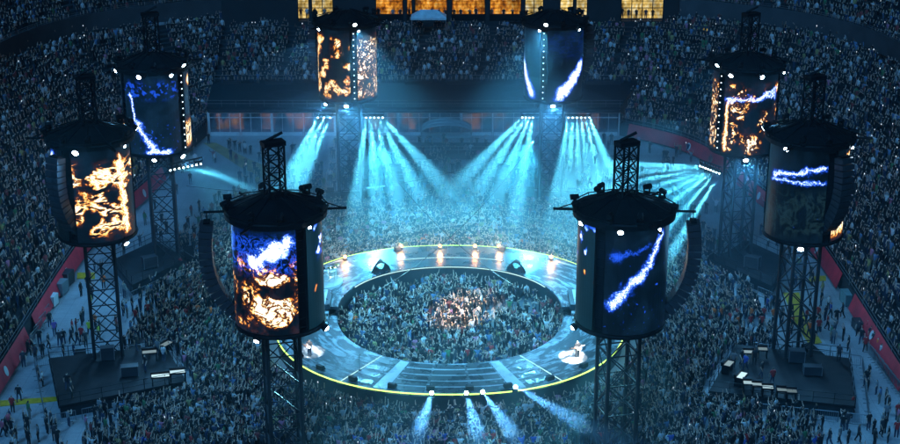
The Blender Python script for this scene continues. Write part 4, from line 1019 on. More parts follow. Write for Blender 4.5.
# ------------------------------------------------------------------ hanging clusters and cables
def hang(px, py0, py1, Y, label, tilt):
    a, b = atY(px, py0, Y), atY(px, py1, Y); e = empty('speaker_cluster', (a.x, Y, a.z)); tag(e, label, 'loudspeakers', 'dark speaker clusters hung over the far floor')
    n = 9; L = a.z - b.z
    for k in range(n):
        f = (k + .5) / n; m = MB(); m.box((tilt * 0.5 * math.sin(f * 2.4), -0.5 * math.sin(f * 2.2), -L * f), (1.25, 0.8, L / n * 0.92), R(8 * tilt)); m.build('cabinet', M['speaker'], e)
    m = MB(); m.box((0, 0, .12), (1.4, .6, .14)); m.build('hanging_frame', M['black'], e)
    return Vector((a.x, Y, a.z + .15))
h1 = hang(395, 166, 197, 167, 'dark speaker cluster hung over the far floor nearer the left far tower', 1)
h2 = hang(503.5, 166, 197, 167, 'dark speaker cluster hung over the far floor nearer the right far tower', -1)
def cable(p, q, sag, label, r=0.03):
    p, q = Vector(p), Vector(q); m = MB(); pts = [p.lerp(q, i / 14) - Vector((0, 0, sag * 4 * (i / 14) * (1 - i / 14))) for i in range(15)]
    m.path(pts, r, 4); tag(m.build('cable', M['truss']), label, 'cable', 'cables strung between the towers')
tp_ = {k: Vector((x, y, Z1 + 0.2)) for k, (x, y) in TW.items()}
cable(tp_['fl'] + Vector((1.5, -3, 0)), h1, 0.3, 'cable from the far left tower to the hung speaker cluster', .035)
cable(tp_['fr'] + Vector((-1.5, -3, 0)), h2, 0.3, 'cable from the far right tower to the hung speaker cluster', .035)
cable(h1, h2, 1.0, 'cable strung between the two hung speaker clusters', .03)
cable(tp_['fl'] + Vector((1, -3, -5)), tp_['br'] + Vector((-3, -2, -4)), 3, 'cable crossing from the far left tower to the back right tower')
cable(tp_['fr'] + Vector((-1, -3, -5)), tp_['bl'] + Vector((3, -2, -4)), 3, 'cable crossing from the far right tower to the back left tower')
cable(tp_['fl'] + Vector((1, -3, -3)), tp_['nr'] + Vector((-2, 3, -2)), 3.5, 'cable crossing the stage from the far left to the near right tower')
cable(tp_['fr'] + Vector((-1, -3, -3)), tp_['nl'] + Vector((2, 3, -2)), 3.5, 'cable crossing the stage from the far right to the near left tower')
# arched tunnel mouths on the inner back edge of the ring
def tunnel(px, py, sgn, label):
    p = at(px, py, 1.6); p.z = 0; e = empty('pit_tunnel', p, R(25 * sgn)); tag(e, label, 'tunnel', 'dark arched tunnels from the ring into the pit')
    m = MB(); n = 10; rings = []
    for k in range(4):
        r = 1.35 - 0.16 * k; y = 2.0 * k / 3
        for i in range(n + 1):
            a = PI * i / n; m.v.append((r * math.cos(a) + 0.25 * k * sgn, y, 0.5 + (2.7 - 0.15 * k) * math.sin(a)))
    for k in range(3):
        for i in range(n): b = k * (n + 1) + i; m.f.append((b, b + 1, b + n + 2, b + n + 1)); m.m.append(0)
    m.build('hood', M['cloth'], e, True)
    m = MB(); m.path([Vector((1.38 * math.cos(PI * i / n), -0.02, 0.5 + 2.74 * math.sin(PI * i / n))) for i in range(n + 1)], 0.09, 5); m.build('hoop', M['truss'], e)
    m = MB(); m.add([(-1.2, -2.6, 0.02), (1.2, -2.6, 0.02), (1.2, 0, 0.9), (-1.2, 0, 0.9), (-1.2, 0, 0.02), (1.2, 0, 0.02)], [(0, 1, 2, 3), (0, 3, 4), (1, 5, 2), (3, 2, 5, 4), (0, 4, 5, 1)]); m.build('ramp', M['slab'], e)
tunnel(381, 277, 1, 'dark arched tunnel mouth at the left back of the pit')
tunnel(516, 277, -1, 'dark arched tunnel mouth at the right back of the pit')
# ------------------------------------------------------------------ people
def person_pose(kind):
    """joints of one standing body facing +Y; arm pose by kind"""
    J = {}; E = []; Rr = {}
    def j(n, x, y, z, r, par=None):
        J[n] = (x, y, z); Rr[n] = r
        if par: E.append((par, n))
    walk = 'walk' in kind; sit = 'sit' in kind
    zo = -0.42 if sit else 0.0
    j('pelvis', 0, 0, 0.95 + zo, .165); j('spine', 0, 0.0, 1.16 + zo, .155, 'pelvis'); j('chest', 0, 0.01, 1.34 + zo, .175, 'spine')
    j('neck', 0, 0.0, 1.49 + zo, .058, 'chest'); j('head', 0, 0.02, 1.62 + zo, .098, 'neck'); j('top', 0, 0.005, 1.71 + zo, .07, 'head'); j('nose', 0, 0.115, 1.61 + zo, .018, 'head')
    for s, sd in ((-1, 'l'), (1, 'r')):
        k = kind.split('_')[0]
        j(sd + 'sh', s * .19, 0, 1.41 + zo, .085, 'chest')
        up = k == 'up' or (k == 'one' and s == 1) or (k == 'phone' and s == 1)
        if k == 'up': el, wr, hd = (s * .30, .10, 1.62), (s * .24, .16, 1.87), (s * .23, .18, 1.97)
        elif k == 'wide': el, wr, hd = (s * .42, .06, 1.55), (s * .50, .12, 1.82), (s * .52, .14, 1.92)
        elif k == 'one' and s == 1: el, wr, hd = (.28, .12, 1.63), (.22, .22, 1.87), (.21, .24, 1.97)
        elif k == 'phone' and s == 1: el, wr, hd = (.27, .20, 1.40), (.14, .36, 1.60), (.12, .38, 1.69)
        elif k == 'clap': el, wr, hd = (s * .30, .20, 1.30), (s * .10, .36, 1.45), (s * .05, .40, 1.53)
        elif k == 'guitar': el, wr, hd = ((.33, .0, 1.18), (.12, .24, 1.08), (.04, .27, 1.06)) if s == 1 else ((-.36, .08, 1.20), (-.48, .28, 1.28), (-.50, .32, 1.33))
        elif k == 'drum': el, wr, hd = (s * .33, .12, 1.20), (s * .30, .40, 1.22), (s * .27, .48, 1.22)
        else:
            sw = (.12 * s if walk else .03); el, wr, hd = (s * .27, -.02 + sw * .3, 1.16), (s * .28, .06 + sw, .93), (s * .27, .08 + sw, .84)
        el, wr, hd = [(a, b, c + zo) for a, b, c in (el, wr, hd)]
        j(sd + 'el', *el, .058, sd + 'sh'); j(sd + 'wr', *wr, .038, sd + 'el'); j(sd + 'pa', *hd, .036, sd + 'wr')
        d = (Vector(hd) - Vector(wr)).normalized(); sidev = d.cross(Vector((0, 1, 0.2))).normalized(); 
        for q in range(4):
            o = Vector(hd) + sidev * (0.024 * (q - 1.5)) ; f1 = o + d * 0.045; f2 = o + d * (0.082 - 0.008 * abs(q - 1.3)) + Vector((0, .018, 0))
            j(sd + 'f%d' % q, *f1, .011, sd + 'pa'); j(sd + 'g%d' % q, *f2, .009, sd + 'f%d' % q)
        th = Vector(hd) - d * 0.02 - sidev * s * 0.055; j(sd + 'th', *th, .012, sd + 'pa')
        if sit:
            j(sd + 'hip', s * .10, 0.02, .90 + zo, .10, 'pelvis'); j(sd + 'kn', s * .17, .44, .90 + zo, .068, sd + 'hip'); j(sd + 'an', s * .16, .42, .09, .045, sd + 'kn'); j(sd + 'toe', s * .17, .58, .04, .036, sd + 'an')
        else:
            st = (.20 * s if walk else 0); j(sd + 'hip', s * .10, 0, .90, .115, 'pelvis'); j(sd + 'kn', s * .115, .04 + st * .6, .50, .078, sd + 'hip')
            j(sd + 'an', s * .12, st - (.08 if walk else 0), .09 + (.05 if walk and s == -1 else 0), .058, sd + 'kn'); j(sd + 'toe', s * .13, st + .10, .04 + (.02 if walk and s == -1 else 0), .036, sd + 'an')
    return J, E, Rr
def grow_person(kind, mats):
    J, E, Rr = person_pose(kind); names = list(J); ix = {n: i for i, n in enumerate(names)}
    me = bpy.data.meshes.new('skeleton'); me.from_pydata([J[n] for n in names], [(ix[a], ix[b]) for a, b in E], [])
    o = bpy.data.objects.new('skeleton', me); COL.objects.link(o)
    md = o.modifiers.new('skin', 'SKIN'); md.use_smooth_shade = True
    sv = me.skin_vertices[0].data
    for i, n in enumerate(names): sv[i].radius = (Rr[n], Rr[n]); sv[i].use_root = (n == 'pelvis')
    for n in ('spine', 'chest'): sv[ix[n]].radius = (Rr[n] * 1.18, Rr[n] * .85)
    sb = o.modifiers.new('sub', 'SUBSURF'); sb.levels = 1; sb.render_levels = 1
    bpy.context.view_layer.update()
    dg = bpy.context.evaluated_depsgraph_get()
    out = bpy.data.meshes.new_from_object(o.evaluated_get(dg)); bpy.data.objects.remove(o)
    segs = [(Vector(J[a]), Vector(J[b]), a, b) for a, b in E]
    def part(c):
        best = None
        for a, b, na, nb in segs:
            ab = b - a; t = max(0, min(1, (c - a).dot(ab) / max(1e-9, ab.length_squared))); d = (c - (a + ab * t)).length - (Rr[na] * (1 - t) + Rr[nb] * t)
            if best is None or d < best[0]: best = (d, na, nb, t)
        return best
    out.materials.clear()
    for m in mats: out.materials.append(m)
    zt = J['head'][2]
    for p in out.polygons:
        c = p.center; d, na, nb, t = part(c); mi = 0
        if nb in ('head', 'top', 'nose') or (nb == 'neck' and t > .6): mi = 3 if (c.z > zt + .045 or (c.y < -.01 and c.z > zt - .06)) else 2
        elif nb[1:3] in ('wr', 'pa', 'th') or (nb[1] in 'fg' and nb[-1].isdigit()): mi = 2
        elif nb[1:3] == 'el' and t > .75: mi = 2
        elif nb[1:] in ('hip', 'kn', 'an'): mi = 1
        elif nb[1:] == 'toe': mi = 3
        p.material_index = mi; p.use_smooth = True
    return out
def rnd_mat(name, stops, rough=0.8):
    m = mat(name); t = NT(m); oi = t.node('ShaderNodeObjectInfo')
    c = t.ramp(oi.outputs['Random'], stops, 'CONSTANT'); t.out(t.bsdf(c, rough)); return m
def obj_mat(name):
    m = mat(name); t = NT(m); oi = t.node('ShaderNodeObjectInfo'); n = t.noise(t.coord(), 6, 2)
    c = t.mix(1.0, oi.outputs['Color'], t.xyz(t.mapr(n, .3, .7, .7, 1.1), t.mapr(n, .3, .7, .7, 1.1), t.mapr(n, .3, .7, .7, 1.1)), 'MULTIPLY'); t.out(t.bsdf(c, .75)); return m
SHIRTS = [(0, (.008, .009, .011)), (.36, (.02, .021, .024)), (.50, (.05, .053, .058)), (.56, (.014, .03, .07)), (.64, (.20, .21, .22)), (.71, (.012, .013, .015)), (.79, (.5, .51, .52)), (.85, (.012, .012, .014)), (.88, (.22, .04, .04)), (.915, (.10, .18, .30)), (.95, (.30, .26, .10)), (.965, (.05, .16, .07)), (.985, (.45, .16, .25))]
crowd_mats = [rnd_mat('crowd shirts', SHIRTS), rnd_mat('crowd trousers', [(0, (.014, .016, .02)), (.4, (.03, .045, .08)), (.75, (.02, .02, .022)), (.9, (.16, .15, .13))]),
              rnd_mat('crowd skin', [(0, (.56, .37, .28)), (.35, (.46, .30, .21)), (.6, (.62, .44, .34)), (.85, (.2, .11, .065))], .55), rnd_mat('crowd hair', [(0, (.012, .010, .009)), (.45, (.05, .03, .018)), (.75, (.22, .15, .08)), (.88, (.015, .015, .018))])]
solo_mats = [obj_mat('clothing')] + [rnd_mat('trousers', [(0, (.014, .016, .02)), (.4, (.03, .045, .08)), (.75, (.02, .02, .022))])] + crowd_mats[2:]
POSES = ['down', 'up', 'one', 'clap', 'phone', 'wide', 'down_walk']
lib = bpy.data.collections.new('crowd people')
crowd_mesh = {}; solo_mesh = {}
for i, k in enumerate(POSES):
    crowd_mesh[k] = grow_person(k, crowd_mats); solo_mesh[k] = crowd_mesh[k].copy()
    for a in range(4): solo_mesh[k].materials[a] = solo_mats[a]
for k in ('guitar', 'drum_sit', 'down_sit'): solo_mesh[k] = grow_person(k, solo_mats)
VAR = ['down', 'down', 'up', 'one', 'clap', 'phone', 'wide']
def phone_mesh(me):
    bm = bmesh.new(); bm.from_mesh(me); r = bmesh.ops.create_cube(bm, size=1)
    for v in r['verts']: v.co = Vector((v.co.x * .09 + .12, v.co.y * .02 + .41, v.co.z * .16 + 1.76))
    for f in {f for v in r['verts'] for f in v.link_faces}: f.material_index = 4
    out = bpy.data.meshes.new('phone person'); bm.to_mesh(out); bm.free()
    for m in me.materials: out.materials.append(m)
    out.materials.append(glow('lit phone screen', (.7, .85, 1.0), 0.9)); return out
for i, k in enumerate(VAR):
    me = crowd_mesh[k] if k != 'phone' else phone_mesh(crowd_mesh[k])
    o = bpy.data.objects.new('spectator_%d' % i, me); lib.objects.link(o)
def crowd(name, pts, label):
    me = bpy.data.meshes.new(name); me.from_pydata([p[:3] for p in pts], [], [])
    a = me.attributes.new('turn', 'FLOAT', 'POINT'); a.data.foreach_set('value', [p[3] for p in pts])
    a = me.attributes.new('pick', 'INT', 'POINT'); a.data.foreach_set('value', [p[4] for p in pts])
    a = me.attributes.new('size', 'FLOAT', 'POINT'); a.data.foreach_set('value', [p[5] for p in pts])
    o = bpy.data.objects.new(name, me); COL.objects.link(o); tag(o, label, 'crowd', None, 'stuff')
    ng = bpy.data.node_groups.new(name, 'GeometryNodeTree'); N = ng.nodes; L = ng.links
    ng.interface.new_socket('Geometry', in_out='INPUT', socket_type='NodeSocketGeometry'); ng.interface.new_socket('Geometry', in_out='OUTPUT', socket_type='NodeSocketGeometry')
    gi, go = N.new('NodeGroupInput'), N.new('NodeGroupOutput')
    ci = N.new('GeometryNodeCollectionInfo'); ci.inputs['Collection'].default_value = lib; ci.inputs['Separate Children'].default_value = True; ci.inputs['Reset Children'].default_value = True
    ip = N.new('GeometryNodeInstanceOnPoints'); ip.inputs['Pick Instance'].default_value = True
    def na(n, t): q = N.new('GeometryNodeInputNamedAttribute'); q.data_type = t; q.inputs['Name'].default_value = n; return q.outputs['Attribute']
    cx = N.new('ShaderNodeCombineXYZ'); L.new(na('turn', 'FLOAT'), cx.inputs[2]); L.new(cx.outputs[0], ip.inputs['Rotation'])
    L.new(na('pick', 'INT'), ip.inputs['Instance Index']); L.new(na('size', 'FLOAT'), ip.inputs['Scale'])
    L.new(gi.outputs[0], ip.inputs['Points']); L.new(ci.outputs[0], ip.inputs['Instance']); L.new(ip.outputs[0], go.inputs[0])
    md = o.modifiers.new('people', 'NODES'); md.node_group = ng
    return o
def inview(x, y, z, mg=40):
    cp, sp_ = math.cos(PITCH), math.sin(PITCH); d = y * cp + (H - z) * sp_
    if d < 10: return None
    px = 450 + F * x / d; py = 222 - F * (y * sp_ - (H - z) * cp) / d
    return (px, py) if -mg < px < 900 + mg and -mg < py < 444 + mg else None
def face(x, y, j=0.4): 
    d = Vector((SC.x - x, SC.y - y)); return math.atan2(-d.x, d.y) + random.uniform(-j, j)
# ---- individuals
taken = []; persons = 0
COLS = {'black': (.014, .015, .018), 'dark': (.035, .04, .05), 'grey': (.16, .17, .18), 'white': (.6, .6, .6), 'red': (.45, .03, .03), 'orange': (.85, .16, .03), 'pink': (.6, .13, .2), 'blue': (.05, .1, .4), 'yellow': (.55, .6, .04), 'purple': (.2, .1, .35)}
def person(p, kind, col, rz, label, group=None, sc=1.0):
    global persons
    o = bpy.data.objects.new('person', solo_mesh[kind]); COL.objects.link(o)
    o.location = p; o.rotation_euler = (0, 0, rz); o.scale = (sc,) * 3
    c = COLS[col]; k = random.uniform(.85, 1.15); o.color = (c[0] * k, c[1] * k, c[2] * k, 1)
    tag(o, label, 'person', group); taken.append((p[0], p[1])); persons += 1
    return o
ORD = ['first', 'second', 'third', 'fourth', 'fifth', 'sixth', 'seventh', 'eighth', 'ninth', 'tenth', 'eleventh', 'twelfth', 'thirteenth', 'fourteenth', 'fifteenth', 'sixteenth']
WEAR = {'black': 'black clothes', 'dark': 'dark clothes', 'grey': 'a grey top', 'white': 'a white shirt', 'red': 'a red shirt', 'orange': 'an orange safety vest', 'pink': 'a pink shirt', 'blue': 'a blue shirt', 'yellow': 'a bright yellow vest', 'purple': 'a purple shirt'}
def folk(lst, where, group, z=0.0, poses=('down', 'down_walk'), turn=None):
    by = {}
    for px, py, c in sorted(lst):
        by.setdefault(c, []).append((px, py))
    for c, l in by.items():
        for i, (px, py) in enumerate(l):
            p = at(px, py, z); lab = 'person in %s %s' % (WEAR[c], where) if len(l) == 1 else '%s from left in %s, %s' % (ORD[i], WEAR[c].replace('an ', '').replace('a ', ''), where)
            person(p, random.choice(poses), c, random.uniform(0, 6.28) if turn is None else turn + random.uniform(-.5, .5), lab, group)
folk([(19.5, 402, 'black'), (13, 413, 'red'), (28, 432, 'black'), (3.5, 437, 'pink'), (9, 430, 'pink'), (14, 446, 'dark'), (39, 442, 'grey'), (52, 428, 'dark'), (55, 441, 'dark'), (58, 446, 'black')], 'on the floor below the left yellow ramp', 'people walking on the left floor')
folk([(24, 367, 'dark'), (36, 361, 'dark'), (29, 356, 'black'), (43, 358, 'black'), (49, 349, 'dark'), (32, 349, 'grey'), (40, 345, 'black'), (55, 336, 'purple'), (50, 327, 'black'), (60, 346, 'dark'), (64, 345, 'black')], 'on the left walkway between banner and black deck', 'people on the left walkway')
folk([(73, 335, 'red'), (82, 342, 'red'), (96, 329, 'orange'), (72, 344, 'dark'), (78, 346, 'black'), (86, 347, 'dark'), (90, 336, 'yellow'), (99, 340, 'yellow'), (92, 300, 'dark'), (91, 309, 'yellow'), (104, 289, 'orange'), (84, 322, 'black')], 'near the left black deck', 'people behind the left black deck')
folk([(136, 324, 'red'), (148, 318, 'red'), (177, 320, 'red'), (186, 323, 'red'), (198, 319, 'orange'), (195, 246, 'orange'), (181, 271, 'red'), (222, 317, 'red'), (211, 321, 'orange')], 'standing out in the left floor crowd', 'stewards in the left floor crowd')
folk([(713, 322, 'orange'), (720.5, 322, 'orange'), (736, 322, 'red'), (751, 322, 'orange'), (763, 322, 'red'), (773, 323, 'orange'), (730, 327, 'red'), (737, 331, 'orange'), (750, 330, 'red'), (761, 330, 'red'), (791, 331, 'orange')], 'in the steward row behind the right deck', 'stewards behind the right black deck')
folk([(821, 306, 'black'), (812, 286, 'black'), (818, 321, 'red'), (825, 321, 'dark'), (830, 318, 'blue'), (836, 324, 'black'), (827, 330, 'red'), (806, 324, 'red'), (767, 312, 'blue'), (818, 334, 'red'), (801, 332, 'dark'), (842, 318, 'dark'), (809, 337, 'orange'), (813, 344, 'dark'), (833, 344, 'grey')], 'on the right walkway beside the tower', 'people on the right walkway')
folk([(866, 386, 'black'), (868, 430, 'black'), (886, 421, 'grey'), (881, 436, 'dark'), (884, 434, 'black'), (852, 412, 'red'), (847, 429, 'dark'), (842, 432, 'black'), (858, 442, 'dark'), (839, 444, 'grey'), (829, 446, 'dark'), (897, 420, 'red'), (896, 438, 'red'), (874, 446, 'black')], 'on the white floor at lower right', 'people on the lower right floor')
folk([(865, 352, 'red'), (870, 342, 'dark'), (877, 354, 'orange'), (886, 356, 'red'), (861, 344, 'black'), (867, 336, 'red'), (858, 336, 'dark'), (873, 348, 'dark'), (880, 360, 'white'), (889, 364, 'dark')], 'by the barriers along the right wall', 'people along the right wall')
folk([(307.5, 378, 'orange'), (407, 403, 'red'), (420, 403, 'orange'), (491, 402, 'orange'), (579, 384, 'red')], 'standing at the foot of the front stage skirt', 'stewards at the front of the stage', turn=PI)
folk([(430.5, 364, 'red'), (467, 364, 'red'), (491, 360, 'red'), (355, 330, 'orange'), (469, 279, 'red'), (497, 283, 'red')], 'inside the pit at the stage edge', 'stewards in the pit', 0.0, turn=0)
folk([(423, 250, 'orange'), (469, 249.5, 'red'), (521, 252, 'orange')], 'behind the back edge of the ring', 'stewards behind the stage', turn=0)
folk([(838.5, 361, 'dark'), (772, 385, 'red'), (745, 371, 'blue'), (733, 368, 'grey'), (754, 365, 'black'), (761, 378, 'black'), (741, 366, 'black')], 'working on the right black deck', 'crew on the right black deck', DZ)
folk([(137, 351, 'black'), (150, 352, 'dark'), (158, 356, 'grey'), (164, 362, 'white'), (68, 390, 'black'), (72, 398, 'dark'), (146, 372, 'black')], 'working on the left black deck', 'crew on the left black deck', DZ)
# performers
person(at(310, 356, ZF), 'guitar', 'dark', R(150), 'guitarist in dark clothes in the white spot pool at the left of the ring')
person(at(577, 358, ZF), 'guitar', 'black', R(-160), 'guitarist in black beside the bright white spot pool at the right of the ring')
dk = at(322, 283, ZB); dk.z = ZB
person(dk + Vector((0, 1.0, 0.3)), 'drum_sit', 'black', R(180), 'drummer seated behind the brightly lit drum kit')
def guitar(p, rz, label):
    e = empty('electric_guitar', p, rz); tag(e, label, 'guitar', 'guitars held by the guitarists')
    m = MB(); m.prism([(.26, -.12), (.32, .02), (.24, .16), (.06, .14), (-.02, .07), (-.06, .16), (-.18, .15), (-.10, 0), (-.16, -.13), (0, -.12), (.08, -.16)], 0, .05)
    b = m.build('body', simple('white guitar lacquer', (.6, .6, .58), .25), e)
    m = MB(); m.box((-.46, 0.01, .05), (.66, .06, .03)); m.build('neck', simple('guitar neck wood', (.2, .1, .05), .4), e)
    m = MB(); m.box((-.86, .02, .05), (.16, .1, .03)); m.build('headstock', M['black'], e); e.rotation_euler = (R(75), R(12), rz)
guitar(at(310, 356, ZF) + Vector((-.12, -.24, 1.06)), R(-30), 'pale electric guitar held by the guitarist at the left of the ring')
guitar(at(577, 358, ZF) + Vector((.08, -.27, 1.06)), R(20), 'pale electric guitar held by the guitarist at the right of the ring')
# drum kit on a round riser
e = empty('drum_riser', dk); tag(e, 'round white riser carrying the drum kit at the left back of the ring', 'riser')
m = MB(); m.lathe([(2.1, 0.03), (2.1, 0.28), (2.05, 0.30)], n=32); m.build('deck', simple('pale riser', (.55, .55, .52), .3), e)
e = empty('drum_kit', dk + Vector((0, 0, .3))); tag(e, 'white drum kit with cymbals under warm light on its round riser', 'drum kit')
DW = simple('white drum shell', (.65, .62, .56), .3); BR = simple('cymbal brass', (.6, .42, .14), .25, 1.0)
for x, y, z, r, h, hor in ((-.45, -.2, .42, .32, .5, 1), (.45, -.2, .42, .32, .5, 1), (-.35, 0, .95, .18, .22, 0), (0.05, -.05, .95, .18, .22, 0), (.42, .05, .92, .2, .25, 0), (.95, .5, .55, .25, .45, 0), (-.9, .6, .55, .2, .2, 0), (1.2, .9, .5, .27, .45, 0)):
    m = MB()
    if hor: m.bar((x, y - h / 2, z), (x, y + h / 2, z), r, 18)
    else: m.bar((x, y, z - h / 2), (x, y, z + h / 2), r, 16); m.bar((x, y, 0), (x, y, z - h / 2), .03, 4)
    m.build('bass_drum' if hor else 'drum', DW, e)
for x, y, z in ((-1.2, .1, 1.4), (-.8, -.5, 1.55), (.8, -.5, 1.55), (1.25, 0, 1.4), (-1.35, .8, 1.1), (1.5, .5, 1.5)):
    m = MB(); m.lathe([(.26, 0), (.06, .03), (.02, .05)], (x, y, z), 16); m.bar((x, y, 0), (x, y, z), .02, 4); m.build('cymbal', BR, e)
m = MB(); m.lathe([(.16, .5), (.18, .54), (.17, .6)], (0, 1.0 - .15, -.1), 12); m.bar((0, .85, 0), (0, .85, .4), .03, 5); m.build('stool', M['black'], e)
def mic(px, py, z, label):
    e = empty('microphone_stand', at(px, py, z)); tag(e, label, 'microphone stand', 'microphone stands around the ring')
    m = MB(); m.lathe([(.16, 0), (.16, .03), (.03, .05)], n=12); m.build('base', M['black'], e)
    m = MB(); m.bar((0, 0, .04), (0, 0, 1.5), .018, 5); m.bar((0, 0, 1.48), (.05, -.12, 1.6), .03, 6); m.build('pole', M['grey'], e)
mic(360, 370, ZF, 'microphone stand at the left of the front ring'); mic(540, 372, ZF, 'microphone stand at the right of the front ring'); mic(448, 254, ZB, 'microphone stand at the middle of the back ring'); mic(585, 300, ZB, 'microphone stand at the right end of the ring'); mic(320, 306, ZB, 'microphone stand at the left end of the ring')
# monitor wedges along the deck edge
WL = [(214, 'monitor wedge nearest the left guitarist on the front deck'), (226, 'monitor wedge on the left of the front deck, second along the edge'), (239, 'monitor wedge left of the dark slabs on the front deck'), (252, 'monitor wedge at the left end of the dark slabs'), (264, 'monitor wedge just left of the front centre'), (276, 'monitor wedge just right of the front centre'), (288, 'monitor wedge at the right end of the dark slabs'), (302, 'monitor wedge right of the dark slabs on the front deck'), (316, 'monitor wedge nearest the white spot pool on the right'), (70, 'monitor wedge on the back deck, right of its lamps'), (110, 'monitor wedge on the back deck, left of its lamps')]
for a, lab in WL:
    p = ringpt(R(a), RO - 0.8); back = a < 180; e = empty('stage_monitor', (p.x, p.y, ZB if back else ZF + .02), R(a - 90)); tag(e, lab, 'loudspeaker', 'monitor wedges on the ring')
    m = MB(); m.add([(-.35, -.28, 0), (.35, -.28, 0), (.35, .28, 0), (-.35, .28, 0), (-.35, -.1, .38), (.35, -.1, .38), (.35, .28, .42), (-.35, .28, .42), ], [(3, 2, 1, 0), (0, 1, 5, 4), (4, 5, 6, 7), (1, 2, 6, 5), (2, 3, 7, 6), (3, 0, 4, 7)]); m.build('cabinet', M['black'], e)
    m = MB(); m.add([(-.3, -.265, .05), (.3, -.265, .05), (.3, -.13, .35), (-.3, -.13, .35)], [(0, 1, 2, 3)]); m.build('grille', M['speaker'], e)
# ---- floor crowd
TOWB = [(x, y, 3.6) for x, y in TW.values()]
DG = {k: grow(P, 1.2) for k, P in DECKS.items()}
BLOCK = [[tuple(at(a, b).xy) for a, b in q] for q in (((0, 396), (60, 392), (60, 409), (0, 411)), ((205, 312), (272, 312), (272, 319), (205, 320)))]
def dens(x, y):
    dx, dy = x - SC.x, y - SC.y; r = math.hypot(dx, dy); a = math.atan2(dy, dx)
    if r < RI - 0.35:
        n = math.sin(x * 0.9 + 1) * math.sin(y * 0.8 + 2.2) + 0.5 * math.sin(x * 0.4 - y * 0.5)
        d = 0.92 if n < 0.35 else 0.45
        if 4 < dx < 9 and 1 < dy < 6: d *= 0.45
        return d
    rr = (ringpt(a, RO) - SC).length
    if r < rr + 1.5: return 0
    for tx, ty, q in TOWB:
        if abs(x - tx) < q - .6 and abs(y - ty) < q - .6: return 0
    for P in DG.values():
        if inpoly(x, y, P): return 0
    for P in BLOCK:
        if inpoly(x, y, P): return 0
    ax = abs(x)
    edge = 31.0 if y < 150 else 31 - (y - 150) * 0.12
    if y < 118: edge = 30.0 + (0.8 if x > 0 else 0.5)
    if x < 0 and y < 122: edge = 30.2
    d = 0.97
    n = math.sin(x * .55 + y * .21) * math.sin(y * .47 - x * .13 + 1.3)
    if n > 0.72: d = 0.6
    if ax > edge: d = 0.06 if ax < 38.5 else 0.0
    elif ax > edge - 2.5: d *= 0.6
    if y > 160: d *= max(0.24, 1 - (y - 160) / 20)
    if y > 183: d = 0.09
    if y > 196: d = 0.0
    if y > 160 and ax > 18: d *= 0.6
    return d
import collections
floor_pts = []
sp_x = 0.50
tk = collections.defaultdict(list)
def near_taken(x, y, rr=.42):
    for p in tk[(int(x // 2), int(y // 2))]:
        if (p[0] - x) ** 2 + (p[1] - y) ** 2 < rr * rr: return True
    return False
for p in taken:
    for i in (-1, 0, 1):
        for j in (-1, 0, 1): tk[(int(p[0] // 2) + i, int(p[1] // 2) + j)].append(p)
y = 93.0; row = 0
while y < 197:
    x = -39.0 + (row % 2) * sp_x / 2
    while x < 39:
        xx, yy = x + random.uniform(-.2, .2), y + random.uniform(-.2, .2)
        if random.random() < dens(xx, yy) * 0.9 and inview(xx, yy, 1, 60) and not near_taken(xx, yy): floor_pts.append((xx, yy))
        x += sp_x
    y += 0.50; row += 1
VW = [0, 0, 1, 1, 0, 1, 0, 1, 1, 0, 2, 3, 3, 4, 4, 4, 6] * 4 + [5]
# the people that show largest: the nearest rows in view become individuals
seen = [(inview(x, y, 1.2, -2), x, y) for x, y in floor_pts]
near = sorted([(q[0][1], q[1], q[2], q[0][0]) for q in seen if q[0]], reverse=True)[:max(0, 298 - persons)]
nset = set()
CH = ['black', 'black', 'dark', 'dark', 'grey', 'white', 'blue', 'red', 'dark', 'black']
for py, x, y, px in near:
    nset.add((x, y)); c = random.choice(CH); k = random.choice(['down', 'down', 'up', 'one', 'clap', 'wide'])
    reg = 'in the nearest rows at lower left' if px < 262 else 'in the rows by the near left tower' if px < 330 else 'in the rows under the front lamps' if px < 590 else 'in the rows by the near right tower' if px < 650 else 'in the nearest rows at lower right'
    act = {'down': 'arms down', 'up': 'both arms raised', 'one': 'one arm raised', 'clap': 'hands clapping', 'wide': 'arms spread high'}[k]
    person((x, y, 0), k, c, face(x, y), 'spectator in %s, %s, %s' % (WEAR[c], act, reg), 'spectators %s, %s, %s' % (c, act, reg), random.uniform(.93, 1.06))
floor_c, pit_c = [], []
for x, y in floor_pts:
    if (x, y) in nset: continue
    r = math.hypot(x - SC.x, y - SC.y); pit = r < RI
    p = (x, y, 0.012, face(x, y, .5) if not pit else random.uniform(0, 6.28), random.choice(VW), random.uniform(.84, 1.04)); (pit_c if pit else floor_c).append(p)
stand_c = [(x, y, z + .01, a + random.uniform(-.35, .35), random.choice([0, 0, 0, 1, 1, 0, 1, 4, 3, 2, 0, 1, 0, 1] * 5 + [5, 5]), random.uniform(.78, 1.08)) for x, y, z, a in seats if inview(x, y, z + 1, 60)]
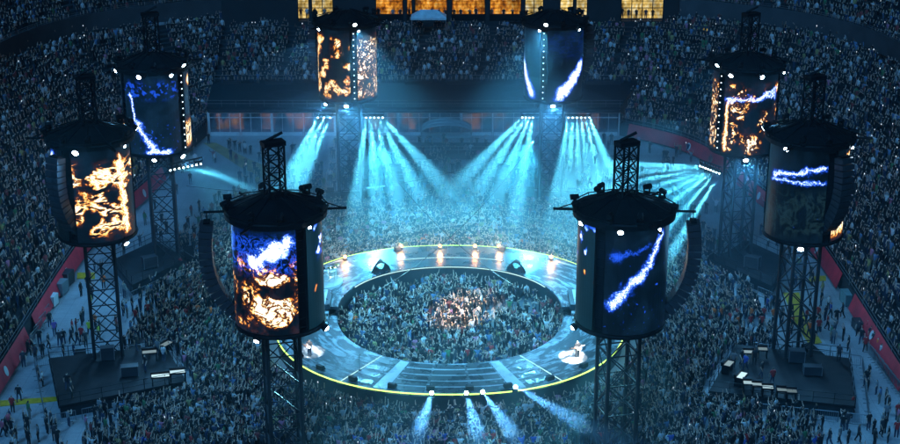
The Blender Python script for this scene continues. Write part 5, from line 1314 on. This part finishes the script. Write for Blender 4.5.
# people inside the bars
for x0, x1, q in xs:
    xx = x0 + .3
    while xx < x1 - .2:
        stand_c.append((xx, cy + 1.25, 11.62, PI + random.uniform(-.6, .6), random.choice([0, 1, 0, 4]), random.uniform(.9, 1.05))); xx += random.uniform(.8, 2.2)
crowd('floor_crowd', floor_c, 'packed crowd standing on the stadium floor around the ring stage')
crowd('pit_crowd', pit_c, 'crowd packed in the pit inside the ring stage')
crowd('stand_crowd', stand_c, 'spectators filling the stands on all sides')
print('CROWD', len(floor_c), len(pit_c), len(stand_c), 'individuals', persons)
# ------------------------------------------------------------------ haze
HAZE = 0.0003
m = mat('stage haze'); t = NT(m); pv = t.node('ShaderNodeVolumePrincipled')
pv.inputs['Color'].default_value = (0.35, 0.75, 1.0, 1); pv.inputs['Density'].default_value = HAZE; pv.inputs['Anisotropy'].default_value = 0.6
t.out(None, pv.outputs[0])
b = MB(); b.box((0, 140, 31), (252, 300, 64)); hz = b.build('haze', m); tag(hz, 'blue stage haze filling the stadium', 'haze', None, 'stuff')

def smoke(cx, cy_, rx, ry, rz, dens, label):
    m = mat('beam smoke'); t = NT(m); pv = t.node('ShaderNodeVolumePrincipled')
    pv.inputs['Color'].default_value = (0.5, 0.85, 1.0, 1); pv.inputs['Density'].default_value = dens; pv.inputs['Anisotropy'].default_value = 0.55
    t.out(None, pv.outputs[0])
    b = MB(); nn = 28
    b.lathe([(0.01, -0.02)] + [(math.cos(R(q)), math.sin(R(q))) for q in range(0, 90, 8)] + [(0.01, 1.0)], n=nn)
    b.v = [(cx + x * rx * (1 + .1 * math.sin(3 * math.atan2(y, x))), y * ry + cy_, z * rz + 0.06) for x, y, z in b.v]
    tag(b.build('smoke', m), label, 'smoke', None, 'stuff')
smoke(0, 160, 36, 26, 24, 0.0045, 'blue smoke hanging over the far floor and the back of the ring')
smoke(0, 163, 30, 21, 18, 0.008, 'thickest blue smoke low over the far floor under the beams')
smoke(21, 144, 17, 15, 18, 0.006, 'blue smoke drifting in front of the back right tower')
smoke(-22, 148, 14, 12, 16, 0.003, 'thin smoke drifting in front of the back left tower')
smoke(3, 101, 18, 16, 16, 0.0018, 'thin smoke over the crowd before the front lip lamps')
